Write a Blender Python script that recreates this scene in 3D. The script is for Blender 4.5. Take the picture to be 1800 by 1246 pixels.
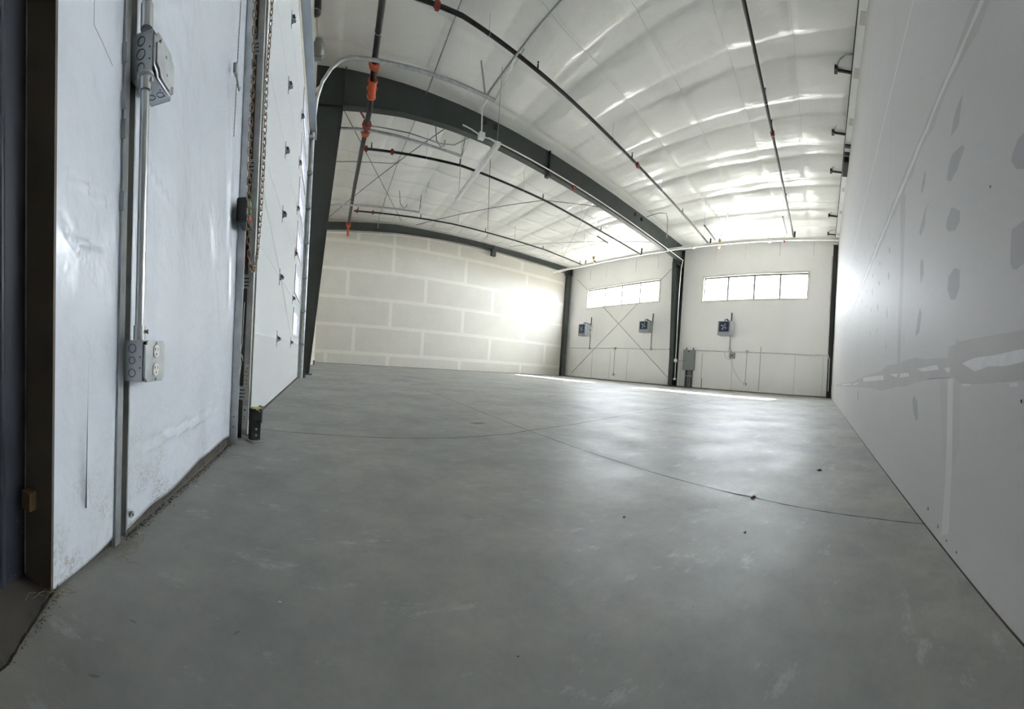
import bpy, math, random
from mathutils import Vector, Matrix
random.seed(7)
scene = bpy.context.scene
C = scene.collection
for ob in list(bpy.data.objects): bpy.data.objects.remove(ob)

# ------------------------------------------------------------ camera (swept panorama: central cylindrical)
FH, FV, V0, CAM_H = 626.4793, 639.8868, 647.7149, 0.4695
cam_data = bpy.data.cameras.new('camera'); cam = bpy.data.objects.new('camera', cam_data); C.objects.link(cam)
cam_data.type = 'PANO'
cam_data.panorama_type = 'CENTRAL_CYLINDRICAL'
cam_data.central_cylindrical_radius = 1.0
cam_data.central_cylindrical_range_u_min = -900 / FH
cam_data.central_cylindrical_range_u_max = 900 / FH
cam_data.central_cylindrical_range_v_min = -(1246 - V0) / FV
cam_data.central_cylindrical_range_v_max = V0 / FV
cam_data.clip_start = 0.01
R_ = [[0.880672, 0.470455, -0.055582], [-0.468669, 0.88235, 0.042507], [0.06904, -0.011385, 0.997549]]
M = Matrix(((R_[0][0], R_[0][2], -R_[0][1], 0), (R_[1][0], R_[1][2], -R_[1][1], 0), (R_[2][0], R_[2][2], -R_[2][1], CAM_H), (0, 0, 0, 1)))
cam.matrix_world = M
scene.camera = cam

# ------------------------------------------------------------ world, sun, exposure
SKY, SUN, EXPO = 12.0, 19.0, 2.58
scene.view_settings.view_transform = 'Standard'; scene.view_settings.look = 'None'
scene.view_settings.gamma = 1.0; scene.view_settings.exposure = EXPO; scene.view_settings.use_curve_mapping = False
w = bpy.data.worlds.new('sky'); scene.world = w; w.use_nodes = True
bg = w.node_tree.nodes['Background']; bg.inputs[0].default_value = (0.915, 0.95, 1.0, 1); bg.inputs[1].default_value = SKY
sun_d = bpy.data.lights.new('sun', 'SUN'); sun_d.energy = SUN; sun_d.angle = 0.01; sun_d.color = (1.0, 0.95, 0.86)
sun = bpy.data.objects.new('sun', sun_d); C.objects.link(sun)
sun.rotation_euler = Vector((-0.70, -0.05, -0.72)).to_track_quat('-Z', 'Y').to_euler(); sun.location = (30, 10, 30)
try:
    scene.cycles.use_denoising = True
    scene.cycles.max_bounces = 16; scene.cycles.diffuse_bounces = 12; scene.cycles.transparent_max_bounces = 16; scene.cycles.caustics_reflective = False; scene.cycles.sample_clamp_indirect = 8
except Exception as e:
    print('cycles settings', e)

# ------------------------------------------------------------ wall frames: origin, tangent, inward normal
def V3(*a): return Vector(a)
FR = {
 'X': (V3(-0.4499, -0.0164, 0), V3(-0.0364, 0.9993, 0), V3(0.9993, 0.0364, 0)),
 'W': (V3(13.4894, 0.4608, 0), V3(-0.03414, 0.99942, 0), V3(-0.99942, -0.03414, 0)),
 'R': (V3(0.0826, -0.3824, 0), V3(0.9775, 0.2111, 0), V3(-0.2111, 0.9775, 0)),
 'B': (V3(-1.5738, 16.0066, 0), V3(0.9952, 0.0979, 0), V3(0.0979, -0.9952, 0)),
}
UP = V3(0, 0, 1)
def at(fr, s, z, off=0.0):
    o, t, n = FR[fr]; return o + t * s + n * off + UP * z
def ceil_z(p): return 5.98 + 0.02 * p[1]

# ------------------------------------------------------------ materials
MATS = {}
def mat(name, col, rough=0.5, metal=0.0, var=0.0, scale=8.0, bump=0.0, bscale=30.0, stretch=(1, 1, 1), spec=0.5, col2=None, detail=4.0, coat=0.0, bdist=0.01):
    if name in MATS: return MATS[name]
    m = bpy.data.materials.new(name); m.use_nodes = True; nt = m.node_tree; b = nt.nodes['Principled BSDF']
    b.inputs['Roughness'].default_value = rough; b.inputs['Metallic'].default_value = metal
    b.inputs['Specular IOR Level'].default_value = spec; b.inputs['Coat Weight'].default_value = coat
    tc = nt.nodes.new('ShaderNodeTexCoord'); mp = nt.nodes.new('ShaderNodeMapping'); mp.inputs['Scale'].default_value = stretch
    nt.links.new(tc.outputs['Object'], mp.inputs['Vector'])
    no = nt.nodes.new('ShaderNodeTexNoise'); no.inputs['Scale'].default_value = scale; no.inputs['Detail'].default_value = detail
    nt.links.new(mp.outputs['Vector'], no.inputs['Vector'])
    ra = nt.nodes.new('ShaderNodeValToRGB'); ra.color_ramp.elements[0].position = 0.3; ra.color_ramp.elements[1].position = 0.7
    c2 = col2 or tuple(max(0, c * (1 - var)) for c in col)
    ra.color_ramp.elements[0].color = (*c2, 1); ra.color_ramp.elements[1].color = (*col, 1)
    nt.links.new(no.outputs['Fac'], ra.inputs['Fac']); nt.links.new(ra.outputs['Color'], b.inputs['Base Color'])
    if bump > 0:
        n2 = nt.nodes.new('ShaderNodeTexNoise'); n2.inputs['Scale'].default_value = bscale; n2.inputs['Detail'].default_value = 3.0
        nt.links.new(mp.outputs['Vector'], n2.inputs['Vector'])
        bp = nt.nodes.new('ShaderNodeBump'); bp.inputs['Strength'].default_value = bump; bp.inputs['Distance'].default_value = bdist
        nt.links.new(n2.outputs['Fac'], bp.inputs['Height']); nt.links.new(bp.outputs['Normal'], b.inputs['Normal'])
    MATS[name] = m; return m

def floor_material():
    m = bpy.data.materials.new('polished_concrete'); m.use_nodes = True; nt = m.node_tree; b = nt.nodes['Principled BSDF']; b.inputs['Specular IOR Level'].default_value = .17
    N = nt.nodes.new; L = nt.links.new
    tc = N('ShaderNodeTexCoord')
    def noise(scale, detail=5, rough=0.6, st=(1, 1, 1)):
        mp = N('ShaderNodeMapping'); mp.inputs['Scale'].default_value = st; L(tc.outputs['Object'], mp.inputs['Vector'])
        n = N('ShaderNodeTexNoise'); n.inputs['Scale'].default_value = scale; n.inputs['Detail'].default_value = detail; n.inputs['Roughness'].default_value = rough
        L(mp.outputs['Vector'], n.inputs['Vector']); return n.outputs['Fac']
    def ramp(src, p0, c0, p1, c1):
        r = N('ShaderNodeValToRGB'); e = r.color_ramp.elements; e[0].position = p0; e[1].position = p1; e[0].color = (*c0, 1); e[1].color = (*c1, 1); L(src, r.inputs['Fac']); return r.outputs['Color']
    def mix(f, a, c, mode='MIX'):
        x = N('ShaderNodeMix'); x.data_type = 'RGBA'; x.blend_type = mode
        if isinstance(f, float): x.inputs[0].default_value = f
        else: L(f, x.inputs[0])
        L(a, x.inputs[6])
        if isinstance(c, tuple): x.inputs[7].default_value = (*c, 1)
        else: L(c, x.inputs[7])
        return x.outputs[2]
    base = ramp(noise(0.9, 6), 0.32, (0.245, 0.258, 0.250), 0.70, (0.375, 0.366, 0.330))
    fine = ramp(noise(5.5, 10, 0.75), 0.30, (0.76, 0.78, 0.80), 0.72, (1.10, 1.09, 1.06))
    c = mix(1.0, base, fine, 'MULTIPLY')
    stain = ramp(noise(3.1, 3, 0.5), 0.66, (0, 0, 0), 0.74, (1, 1, 1))
    c = mix(stain, c, (0.225, 0.23, 0.22))
    scuff = ramp(noise(4.0, 9, 0.78, (1, 2.2, 1)), 0.57, (0, 0, 0), 0.74, (0.8, 0.8, 0.8))
    c = mix(scuff, c, (0.50, 0.52, 0.53))
    L(c, b.inputs['Base Color'])
    rr = ramp(noise(2.0, 6), 0.3, (0.42, 0.42, 0.42), 0.7, (0.62, 0.62, 0.62)); L(rr, b.inputs['Roughness'])
    bp = N('ShaderNodeBump'); bp.inputs['Strength'].default_value = 0.12; bp.inputs['Distance'].default_value = 0.004
    L(noise(14, 6), bp.inputs['Height']); L(bp.outputs['Normal'], b.inputs['Normal'])
    return m

GALV = mat('galvanized_steel', (0.60, 0.63, 0.64), 0.42, 0.7, 0.22, 14, col2=(0.42, 0.45, 0.47))
GALVM = mat('dull_galvanized_steel', (0.40, 0.43, 0.44), 0.5, 0.6, 0.25, 20)
CHROME = mat('zinc_plated_tube', (0.66, 0.69, 0.70), 0.25, 0.9, 0.1, 6)
FRAME = mat('grey_green_steel_paint', (0.046, 0.056, 0.053), 0.55, 0.0, 0.25, 3.0, bump=0.1, bscale=20)
BLACKST = mat('black_steel', (0.022, 0.024, 0.025), 0.45, 0.2, 0.3, 8)
BLACKPIPE = mat('black_pipe', (0.020, 0.021, 0.022), 0.38, 0.3, 0.4, 9)
ORANGE = mat('orange_coupling_paint', (0.62, 0.095, 0.030), 0.45, 0.0, 0.35, 30)
REDST = mat('dark_red_coupling_paint', (0.30, 0.045, 0.030), 0.5, 0.0, 0.3, 30)
WHITE = mat('white_enamel', (0.80, 0.81, 0.82), 0.35, 0, 0.05, 3)
DOORM = mat('white_door_skin', (0.72, 0.755, 0.77), 0.38, 0, 0.03, 1.2, bump=0.15, bscale=160, stretch=(1, 1, .15), bdist=.002)
PVC = mat('white_plastic', (0.84, 0.84, 0.82), 0.35, 0, 0.05, 3)
WRAP = mat('white_vapor_barrier', (0.78, 0.83, 0.91), 0.24, 0, 0.03, 2.2, bump=0.55, bscale=13, stretch=(1, 1, .75), spec=0.6, bdist=.012)
def dirty_wrap():
    nt = WRAP.node_tree; b = nt.nodes['Principled BSDF']; src = b.inputs['Base Color'].links[0].from_socket; N = nt.nodes.new; L = nt.links.new
    tc = N('ShaderNodeTexCoord'); sp = N('ShaderNodeSeparateXYZ'); L(tc.outputs['Object'], sp.inputs[0])
    mr = N('ShaderNodeMapRange'); mr.inputs[1].default_value = .34; mr.inputs[2].default_value = .0; mr.inputs[3].default_value = 0.0; mr.inputs[4].default_value = 1.0; L(sp.outputs['Z'], mr.inputs[0])
    n1 = N('ShaderNodeTexNoise'); n1.inputs['Scale'].default_value = 9; n1.inputs['Detail'].default_value = 3; L(tc.outputs['Object'], n1.inputs['Vector'])
    n2 = N('ShaderNodeTexNoise'); n2.inputs['Scale'].default_value = 120; n2.inputs['Detail'].default_value = 6; n2.inputs['Roughness'].default_value = .8; L(tc.outputs['Object'], n2.inputs['Vector'])
    r1 = N('ShaderNodeValToRGB'); r1.color_ramp.elements[0].position = .46; r1.color_ramp.elements[1].position = .62; L(n1.outputs['Fac'], r1.inputs[0])
    r2 = N('ShaderNodeValToRGB'); r2.color_ramp.elements[0].position = .45; r2.color_ramp.elements[1].position = .66; L(n2.outputs['Fac'], r2.inputs[0])
    m1 = N('ShaderNodeMath'); m1.operation = 'MULTIPLY'; L(r1.outputs[0], m1.inputs[0]); L(r2.outputs[0], m1.inputs[1])
    m2 = N('ShaderNodeMath'); m2.operation = 'MULTIPLY'; L(m1.outputs[0], m2.inputs[0]); L(mr.outputs[0], m2.inputs[1])
    mx = N('ShaderNodeMix'); mx.data_type = 'RGBA'; L(m2.outputs[0], mx.inputs[0]); L(src, mx.inputs[6]); mx.inputs[7].default_value = (.30, .285, .25, 1); L(mx.outputs[2], b.inputs['Base Color'])
dirty_wrap()
WRAPF = mat('white_wall_facing', (0.86, 0.855, 0.85), 0.42, 0, 0.06, 0.8, bump=0.25, bscale=5, stretch=(1, 1, .4), bdist=.02)
CEILM = mat('white_vinyl_facing', (0.77, 0.768, 0.755), 0.24, 0, 0.04, 0.7, bump=0.5, bscale=2.6, stretch=(1.6, .5, 1), spec=0.30, bdist=.05, detail=3)
CREAM = mat('cream_facing', (0.70, 0.66, 0.56), 0.5, 0, 0.12, 3)
BOARD = mat('grey_plasterboard', (0.60, 0.58, 0.53), 0.85, 0, 0.06, 1.3, spec=.08)
TAPE = mat('joint_compound', (0.69, 0.67, 0.61), 0.85, 0, 0.05, 9, spec=.08)
SPOT = mat('screw_compound', (0.645, 0.63, 0.575), 0.85, 0, 0.05, 9, spec=.08)
RWALL = mat('primed_wallboard', (0.445, 0.440, 0.432), 0.62, 0, 0.035, 1.5, bump=0.08, bscale=120, bdist=.002, spec=.12)
RPATCH = mat('grey_compound_patch', (0.325, 0.325, 0.325), 0.75, 0, 0.06, 8)
RBAND = mat('warm_grey_compound', (0.385, 0.373, 0.362), 0.75, 0, 0.08, 6)
RLIGHT = mat('light_compound', (0.54, 0.55, 0.555), 0.7, 0, 0.12, 30)
RFAINT = mat('faint_compound', (0.41, 0.403, 0.397), 0.7, 0, 0.05, 6)
PALEW = mat('pale_primer_streak', (0.51, 0.508, 0.495), 0.6, 0, 0.05, 6)
JOINT = mat('dark_joint', (0.035, 0.033, 0.030), 0.9, 0, 0.3, 30)
BLACKP = mat('black_plastic', (0.012, 0.012, 0.013), 0.4, 0, 0.2, 10)
RUST = mat('brassy_chain_steel', (0.36, 0.26, 0.17), 0.42, 0.75, 0.5, 60)
REDL = mat('red_label', (0.38, 0.02, 0.035), 0.5, 0, 0.1, 20)
PAPER = mat('white_label', (0.74, 0.74, 0.72), 0.6, 0, 0.08, 30)
GREENP = mat('green_button', (0.03, 0.20, 0.09), 0.4)
REDP = mat('red_button', (0.55, 0.04, 0.03), 0.4)
INK = mat('black_ink', (0.02, 0.02, 0.02), 0.7)
TEAL = mat('teal_print', (0.05, 0.22, 0.26), 0.6)
YEL = mat('yellow_foam_scrap', (0.66, 0.60, 0.24), 0.8, 0, 0.3, 60)
BRONZE = mat('brown_jamb_paint', (0.15, 0.125, 0.10), 0.55, 0, 0.15, 4)
SLATE = mat('slate_blue_door_paint', (0.045, 0.050, 0.066), 0.42, 0, 0.12, 6)
BLACKV = mat('black_rubber_seal', (0.004, 0.004, 0.005), 0.8)
WOOD = mat('raw_wood', (0.28, 0.19, 0.10), 0.7, 0, 0.3, 40, stretch=(1, 6, 1))
PANELG = mat('grey_panel_enamel', (0.23, 0.25, 0.26), 0.45, 0, 0.05, 3)
HEATERB = mat('dark_blue_enamel', (0.016, 0.026, 0.062), 0.4, 0, 0.2, 6)
HEATERG = mat('grey_heater_case', (0.33, 0.35, 0.36), 0.45, 0, 0.1, 6)
BRASS = mat('brass', (0.50, 0.34, 0.14), 0.35, 0.8, 0.2, 20)
DIRT = mat('brown_grime', (0.16, 0.12, 0.085), 0.95, 0, 0.5, 40)
SMUDGE = mat('grey_smudge', (0.42, 0.41, 0.38), 0.8, 0, 0.3, 60)
ASPH = mat('pale_bounce_ground', (0.30, 0.29, 0.26), 0.9, 0, 0.1, 0.3)
GLASSW = mat('lamp_glass', (0.25, 0.25, 0.24), 0.15, 0.2, 0.2, 20)
THRESH = mat('dusty_threshold_concrete', (0.165, 0.150, 0.130), 0.85, 0, 0.25, 12)
def glass_mat():
    m = bpy.data.materials.new('window_glass'); m.use_nodes = True; nt = m.node_tree; nt.nodes.clear()
    o = nt.nodes.new('ShaderNodeOutputMaterial'); mx = nt.nodes.new('ShaderNodeMixShader'); t = nt.nodes.new('ShaderNodeBsdfTransparent'); g = nt.nodes.new('ShaderNodeBsdfGlossy')
    g.inputs['Roughness'].default_value = 0.02; t.inputs[0].default_value = (0.95, 0.97, 0.98, 1); 
    mx.inputs[0].default_value = 0.05; nt.links.new(t.outputs[0], mx.inputs[1]); nt.links.new(g.outputs[0], mx.inputs[2]); nt.links.new(mx.outputs[0], o.inputs[0]); return m
GLASS = glass_mat()
def frost_mat():
    m = bpy.data.materials.new('frosted_glazing'); m.use_nodes = True; nt = m.node_tree; nt.nodes.clear()
    o = nt.nodes.new('ShaderNodeOutputMaterial'); mx = nt.nodes.new('ShaderNodeMixShader'); t = nt.nodes.new('ShaderNodeBsdfTranslucent'); g = nt.nodes.new('ShaderNodeBsdfDiffuse')
    t.inputs[0].default_value = (0.036, 0.037, 0.044, 1); g.inputs[0].default_value = (0.6, 0.6, 0.65, 1); mx.inputs[0].default_value = 0.15
    nt.links.new(t.outputs[0], mx.inputs[1]); nt.links.new(g.outputs[0], mx.inputs[2]); nt.links.new(mx.outputs[0], o.inputs[0]); return m
FROST = frost_mat()
WFRAME = mat('grey_window_frame', (.22, .22, .21), .5)
GREYSEAM = mat('facing_seam_grey', (.52, .52, .51), .7)  # flat grey for the seams of the wall facing
CSEAM = mat('ceiling_tape_seam', (.66, .655, .63), .6)

# ------------------------------------------------------------ mesh helpers
BASE = {}
class MB:
    def __init__(s): s.v = []; s.f = []; s.smooth = []
    def face_list(s, vs, fs, smooth=False):
        n = len(s.v); s.v += [Vector(p) for p in vs]; s.f += [tuple(i + n for i in f) for f in fs]; s.smooth += [smooth] * len(fs); return s
    def box8(s, p):      # 8 corners: bottom loop 0-3, top loop 4-7
        return s.face_list(p, [(0, 3, 2, 1), (4, 5, 6, 7), (0, 1, 5, 4), (1, 2, 6, 5), (2, 3, 7, 6), (3, 0, 4, 7)])
    def fbox(s, fr, s0, s1, z0, z1, o0, o1):
        return s.box8([at(fr, a, z, o) for z in (z0, z1) for a, o in ((s0, o0), (s1, o0), (s1, o1), (s0, o1))])
    def box(s, c, size, rz=0.0, tilt=None):
        m = Matrix.Rotation(rz, 3, 'Z')
        if tilt is not None: m = tilt
        h = Vector(size) / 2
        return s.box8([Vector(c) + m @ Vector((x * h.x, y * h.y, z * h.z)) for z in (-1, 1) for x, y in ((-1, -1), (1, -1), (1, 1), (-1, 1))])
    def bar(s, a, b, w, h, up=UP):
        a = Vector(a); b = Vector(b); d = (b - a).normalized(); u = up - d * up.dot(d)
        if u.length < 1e-4: u = V3(1, 0, 0) - d * d.x
        u.normalize(); r = d.cross(u); p = []
        for q in (a, b):
            p += [q - r * w / 2 - u * h / 2, q + r * w / 2 - u * h / 2, q + r * w / 2 + u * h / 2, q - r * w / 2 + u * h / 2]
        return s.box8(p)
    def tube(s, pts, r, seg=10, caps=True):
        pts = [Vector(p) for p in pts]; n = len(pts); rs = r if isinstance(r, (list, tuple)) else [r] * n
        vs = []; prev = None
        for i, p in enumerate(pts):
            d = (pts[min(i + 1, n - 1)] - pts[max(i - 1, 0)]).normalized()
            if prev is None:
                prev = UP.cross(d)
                if prev.length < 0.05: prev = V3(1, 0, 0).cross(d)
            u = prev - d * prev.dot(d); u.normalize(); prev = u; v = d.cross(u)
            for k in range(seg):
                a = 2 * math.pi * k / seg; vs.append(p + (u * math.cos(a) + v * math.sin(a)) * rs[i])
        fs = [(i * seg + k, i * seg + (k + 1) % seg, (i + 1) * seg + (k + 1) % seg, (i + 1) * seg + k) for i in range(n - 1) for k in range(seg)]
        s.face_list(vs, fs, True)
        if caps:
            s.face_list([vs[k] for k in range(seg)], [tuple(range(seg))[::-1]]); s.face_list([vs[(n - 1) * seg + k] for k in range(seg)], [tuple(range(seg))])
        return s
    def prism(s, loop, d):     # closed outline extruded by vector d
        loop = [Vector(p) for p in loop]; n = len(loop); top = [p + Vector(d) for p in loop]
        return s.face_list(loop + top, [tuple(range(n))[::-1], tuple(range(n, 2 * n))] + [(i, (i + 1) % n, n + (i + 1) % n, n + i) for i in range(n)])
    def disc(s, c, axis, r, th, seg=20):
        a = Vector(axis).normalized(); return s.tube([Vector(c), Vector(c) + a * th], r, seg)
    def torus(s, c, axis, R, r, seg=20, s2=6, a0=0, a1=2 * math.pi):
        ax = Vector(axis).normalized(); u = ax.orthogonal().normalized(); v = ax.cross(u)
        full = abs(a1 - a0 - 2 * math.pi) < 1e-3
        pts = [Vector(c) + (u * math.cos(a0 + (a1 - a0) * k / seg) + v * math.sin(a0 + (a1 - a0) * k / seg)) * R for k in range(seg + 1)]
        return s.tube(pts, r, s2, caps=not full)
    def build(s, name, m, parent=None, base=None, bevel=0.0, solid=None):
        b = BASE.get(parent.name, V3(0, 0, 0)) if parent is not None else (Vector(base) if base is not None else V3(0, 0, 0))
        me = bpy.data.meshes.new(name); me.from_pydata([tuple(p - b) for p in s.v], [], s.f); me.materials.append(m)
        me.polygons.foreach_set('use_smooth', s.smooth); me.update()
        o = bpy.data.objects.new(name, me); C.objects.link(o)
        if parent is not None: o.parent = parent
        else: o.location = b
        BASE[o.name] = b
        if bevel > 0:
            md = o.modifiers.new('bevel', 'BEVEL'); md.width = bevel; md.segments = 2; md.limit_method = 'ANGLE'; md.angle_limit = math.radians(40)
        return o
def tag(o, label=None, cat=None, group=None, kind=None):
    if label: o['label'] = label
    if cat: o['category'] = cat
    if group: o['group'] = group
    if kind: o['kind'] = kind
    return o
def thing(name, loc, label, cat, group=None):
    o = bpy.data.objects.new(name, None); C.objects.link(o); o.location = loc; o.empty_display_size = 0.05; BASE[o.name] = Vector(loc)
    return tag(o, label, cat, group)
def arc(c, u, v, r, a0, a1, n=8):
    return [Vector(c) + (Vector(u) * math.cos(a0 + (a1 - a0) * k / n) + Vector(v) * math.sin(a0 + (a1 - a0) * k / n)) * r for k in range(n + 1)]
def patch(fr, poly, off, th=0.0):
    return [at(fr, a, z, off) for a, z in poly]
def copy_tree(o, delta, parent=None):
    c = o.copy(); C.objects.link(c)
    if parent is None: c.location = o.location + Vector(delta)
    else: c.parent = parent
    for ch in o.children: copy_tree(ch, delta, c)
    return c

D = {"patch":[[[1.077,1.065],[0.996,1.013],[0.998,0.981],[1.034,0.969],[1.096,0.99],[1.125,1.017],[1.117,1.04]],[[1.001,1.225],[0.977,1.203],[1.033,1.166],[1.091,1.157],[1.137,1.188],[1.119,1.228],[1.089,1.248]],[[1.405,1.379],[1.415,1.333],[1.453,1.305],[1.476,1.322],[1.461,1.363],[1.43,1.384]],[[1.342,1.212],[1.389,1.193],[1.39,1.144],[1.452,1.116],[1.483,1.145],[1.436,1.183],[1.398,1.207]],[[0.621,0.829],[0.676,0.829],[0.679,0.795],[0.68,0.757],[0.672,0.739],[0.652,0.731],[0.622,0.736],[0.597,0.75],[0.592,0.801]],[[0.633,1.025],[0.657,1.025],[0.681,1.006],[0.686,0.991],[0.662,0.96],[0.63,0.942],[0.597,0.934],[0.599,0.996]],[[1.422,1.01],[1.393,0.99],[1.385,0.934],[1.416,0.899],[1.441,0.951],[1.443,1.002]],[[1.026,0.848],[0.983,0.828],[0.982,0.772],[1.016,0.746],[1.053,0.754],[1.09,0.796],[1.083,0.837]],[[1.421,0.806],[1.39,0.776],[1.415,0.702],[1.47,0.694],[1.476,0.711],[1.447,0.772]],[[1.006,1.396],[1.035,1.31],[1.107,1.322],[1.09,1.366],[1.052,1.392]],[[1.459,0.445],[1.403,0.421],[1.381,0.357],[1.417,0.344],[1.468,0.384],[1.486,0.427]],[[2.217,1.359],[2.193,1.344],[2.184,1.325],[2.186,1.312],[2.207,1.313],[2.232,1.33],[2.241,1.346],[2.236,1.362]],[[2.609,1.403],[2.585,1.389],[2.576,1.373],[2.577,1.361],[2.598,1.362],[2.622,1.378],[2.631,1.392],[2.627,1.405]],[[2.988,1.427],[2.958,1.411],[2.946,1.395],[2.949,1.383],[2.975,1.385],[3.007,1.402],[3.018,1.417],[3.013,1.43]],[[2.602,1.251],[2.57,1.237],[2.559,1.222],[2.563,1.211],[2.592,1.214],[2.625,1.23],[2.636,1.243],[2.628,1.255]],[[2.202,1.196],[2.175,1.179],[2.164,1.158],[2.166,1.141],[2.189,1.14],[2.217,1.158],[2.228,1.177],[2.223,1.197]],[[2.968,1.302],[2.941,1.284],[2.927,1.255],[2.924,1.228],[2.942,1.222],[2.97,1.244],[2.983,1.269],[2.985,1.3]],[[3.383,1.396],[3.352,1.383],[3.34,1.369],[3.343,1.359],[3.37,1.361],[3.403,1.376],[3.414,1.389],[3.408,1.4]],[[3.782,1.395],[3.743,1.381],[3.728,1.365],[3.732,1.354],[3.765,1.356],[3.805,1.372],[3.82,1.386],[3.812,1.399]],[[3.367,1.242],[3.344,1.232],[3.334,1.22],[3.336,1.21],[3.356,1.21],[3.38,1.221],[3.389,1.232],[3.385,1.243]],[[4.174,1.38],[4.144,1.369],[4.133,1.358],[4.135,1.35],[4.16,1.351],[4.191,1.363],[4.202,1.373],[4.197,1.382]],[[2.992,1.134],[2.967,1.123],[2.957,1.109],[2.959,1.097],[2.979,1.096],[3.005,1.108],[3.015,1.121],[3.011,1.134]],[[2.611,1.084],[2.582,1.07],[2.57,1.049],[2.571,1.031],[2.595,1.028],[2.625,1.045],[2.636,1.063],[2.633,1.084]],[[2.213,0.973],[2.196,0.958],[2.186,0.929],[2.183,0.902],[2.194,0.893],[2.212,0.912],[2.222,0.936],[2.224,0.967]],[[2.596,0.905],[2.582,0.896],[2.575,0.878],[2.572,0.861],[2.581,0.855],[2.595,0.866],[2.602,0.882],[2.604,0.901]],[[2.979,0.954],[2.961,0.94],[2.948,0.913],[2.943,0.887],[2.953,0.877],[2.972,0.894],[2.984,0.918],[2.989,0.948]],[[2.2,0.763],[2.188,0.751],[2.18,0.727],[2.177,0.703],[2.183,0.693],[2.196,0.708],[2.204,0.729],[2.207,0.757]],[[1.703,0.754],[1.697,0.741],[1.691,0.715],[1.687,0.688],[1.69,0.677],[1.697,0.693],[1.703,0.716],[1.706,0.747]],[[4.177,1.929],[4.147,1.915],[4.135,1.901],[4.137,1.891],[4.162,1.896],[4.193,1.912],[4.205,1.924],[4.2,1.934]],[[4.523,1.922],[4.493,1.908],[4.48,1.892],[4.48,1.879],[4.503,1.881],[4.533,1.897],[4.546,1.912],[4.544,1.925]],[[4.191,1.769],[4.164,1.753],[4.149,1.731],[4.146,1.712],[4.164,1.709],[4.192,1.728],[4.205,1.747],[4.208,1.769]],[[5.339,2.083],[5.299,2.065],[5.28,2.045],[5.279,2.03],[5.311,2.033],[5.353,2.054],[5.371,2.071],[5.368,2.087]],[[2.938,1.673],[2.922,1.658],[2.911,1.635],[2.908,1.614],[2.919,1.61],[2.937,1.628],[2.946,1.648],[2.949,1.672]],[[3.414,1.937],[3.391,1.917],[3.377,1.889],[3.373,1.865],[3.387,1.861],[3.411,1.884],[3.424,1.908],[3.428,1.936]],[[4.709,2.161],[4.677,2.143],[4.661,2.122],[4.659,2.106],[4.684,2.108],[4.717,2.128],[4.732,2.147],[4.732,2.165]],[[3.79,1.939],[3.766,1.919],[3.75,1.888],[3.744,1.861],[3.757,1.855],[3.782,1.879],[3.796,1.905],[3.803,1.936]]],"vband":[[[1.939,1.56],[1.912,1.416],[1.881,1.276],[1.861,1.16],[1.847,1.048],[1.85,0.882],[1.847,0.716],[1.827,0.567],[1.754,0.564],[1.759,0.706],[1.763,0.864],[1.766,1.025],[1.772,1.129],[1.779,1.235],[1.777,1.354],[1.8,1.486]]],"diag":[[0.888,1.586],[0.988,1.579],[1.165,1.585],[1.28,1.576],[1.375,1.567],[1.438,1.538],[1.621,1.55],[1.749,1.541],[2.119,1.57],[2.171,1.516],[2.674,1.543],[3.356,1.544],[4.443,1.576],[5.733,1.52],[9.963,1.582],[13.882,1.29]],"band_low":[[[9.408,0.519],[4.343,0.531],[3.394,0.569],[2.345,0.58],[2.15,0.605],[1.723,0.596],[1.7,0.602],[1.476,0.603],[1.314,0.586],[1.063,0.572],[1.055,0.607],[0.999,0.608],[0.986,0.624],[0.966,0.612],[0.858,0.609],[0.768,0.604],[0.617,0.597],[0.556,0.599],[0.553,0.494],[0.613,0.495],[0.686,0.492],[0.806,0.489],[0.947,0.488],[1.005,0.51],[1.188,0.508],[1.422,0.5],[1.678,0.48],[1.572,0.483],[1.829,0.478],[2.275,0.453],[2.845,0.469],[4.308,0.465],[9.322,0.449]]],"wband_hi":[[[0.943,0.548],[0.854,0.557],[0.746,0.555],[0.616,0.558],[0.593,0.56],[0.593,0.533],[0.615,0.532],[0.688,0.527],[0.77,0.531],[0.851,0.522],[0.891,0.533]],[[1.43,0.553],[1.167,0.556],[1.147,0.539],[1.34,0.54]],[[2.023,0.549],[1.798,0.548],[1.823,0.528]],[[1.742,0.544],[1.57,0.543],[1.557,0.527],[1.752,0.526]],[[0.947,0.49],[0.872,0.49],[0.887,0.483],[0.929,0.485]],[[0.671,0.489],[0.636,0.491],[0.631,0.483],[0.665,0.482]],[[3.353,0.559],[2.233,0.55],[2.209,0.521],[3.301,0.521]],[[6.572,0.51],[4.664,0.51],[4.728,0.496],[6.551,0.486]],[[4.328,0.503],[3.615,0.519],[3.787,0.501],[4.319,0.487]],[[1.093,0.542],[1.038,0.541],[1.042,0.523],[1.07,0.53]]],"low_light":[[[1.056,0.506],[1.01,0.505],[0.997,0.262],[1.004,0.119],[1.005,0.059],[1.068,0.03],[1.048,0.203],[1.048,0.351]]],"low_dark":[[[1.136,0.508],[1.053,0.506],[1.048,0.301],[1.067,0.238],[1.11,0.396]],[[1.01,0.505],[0.953,0.495],[0.944,0.317],[1.002,0.237]]]}
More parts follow.
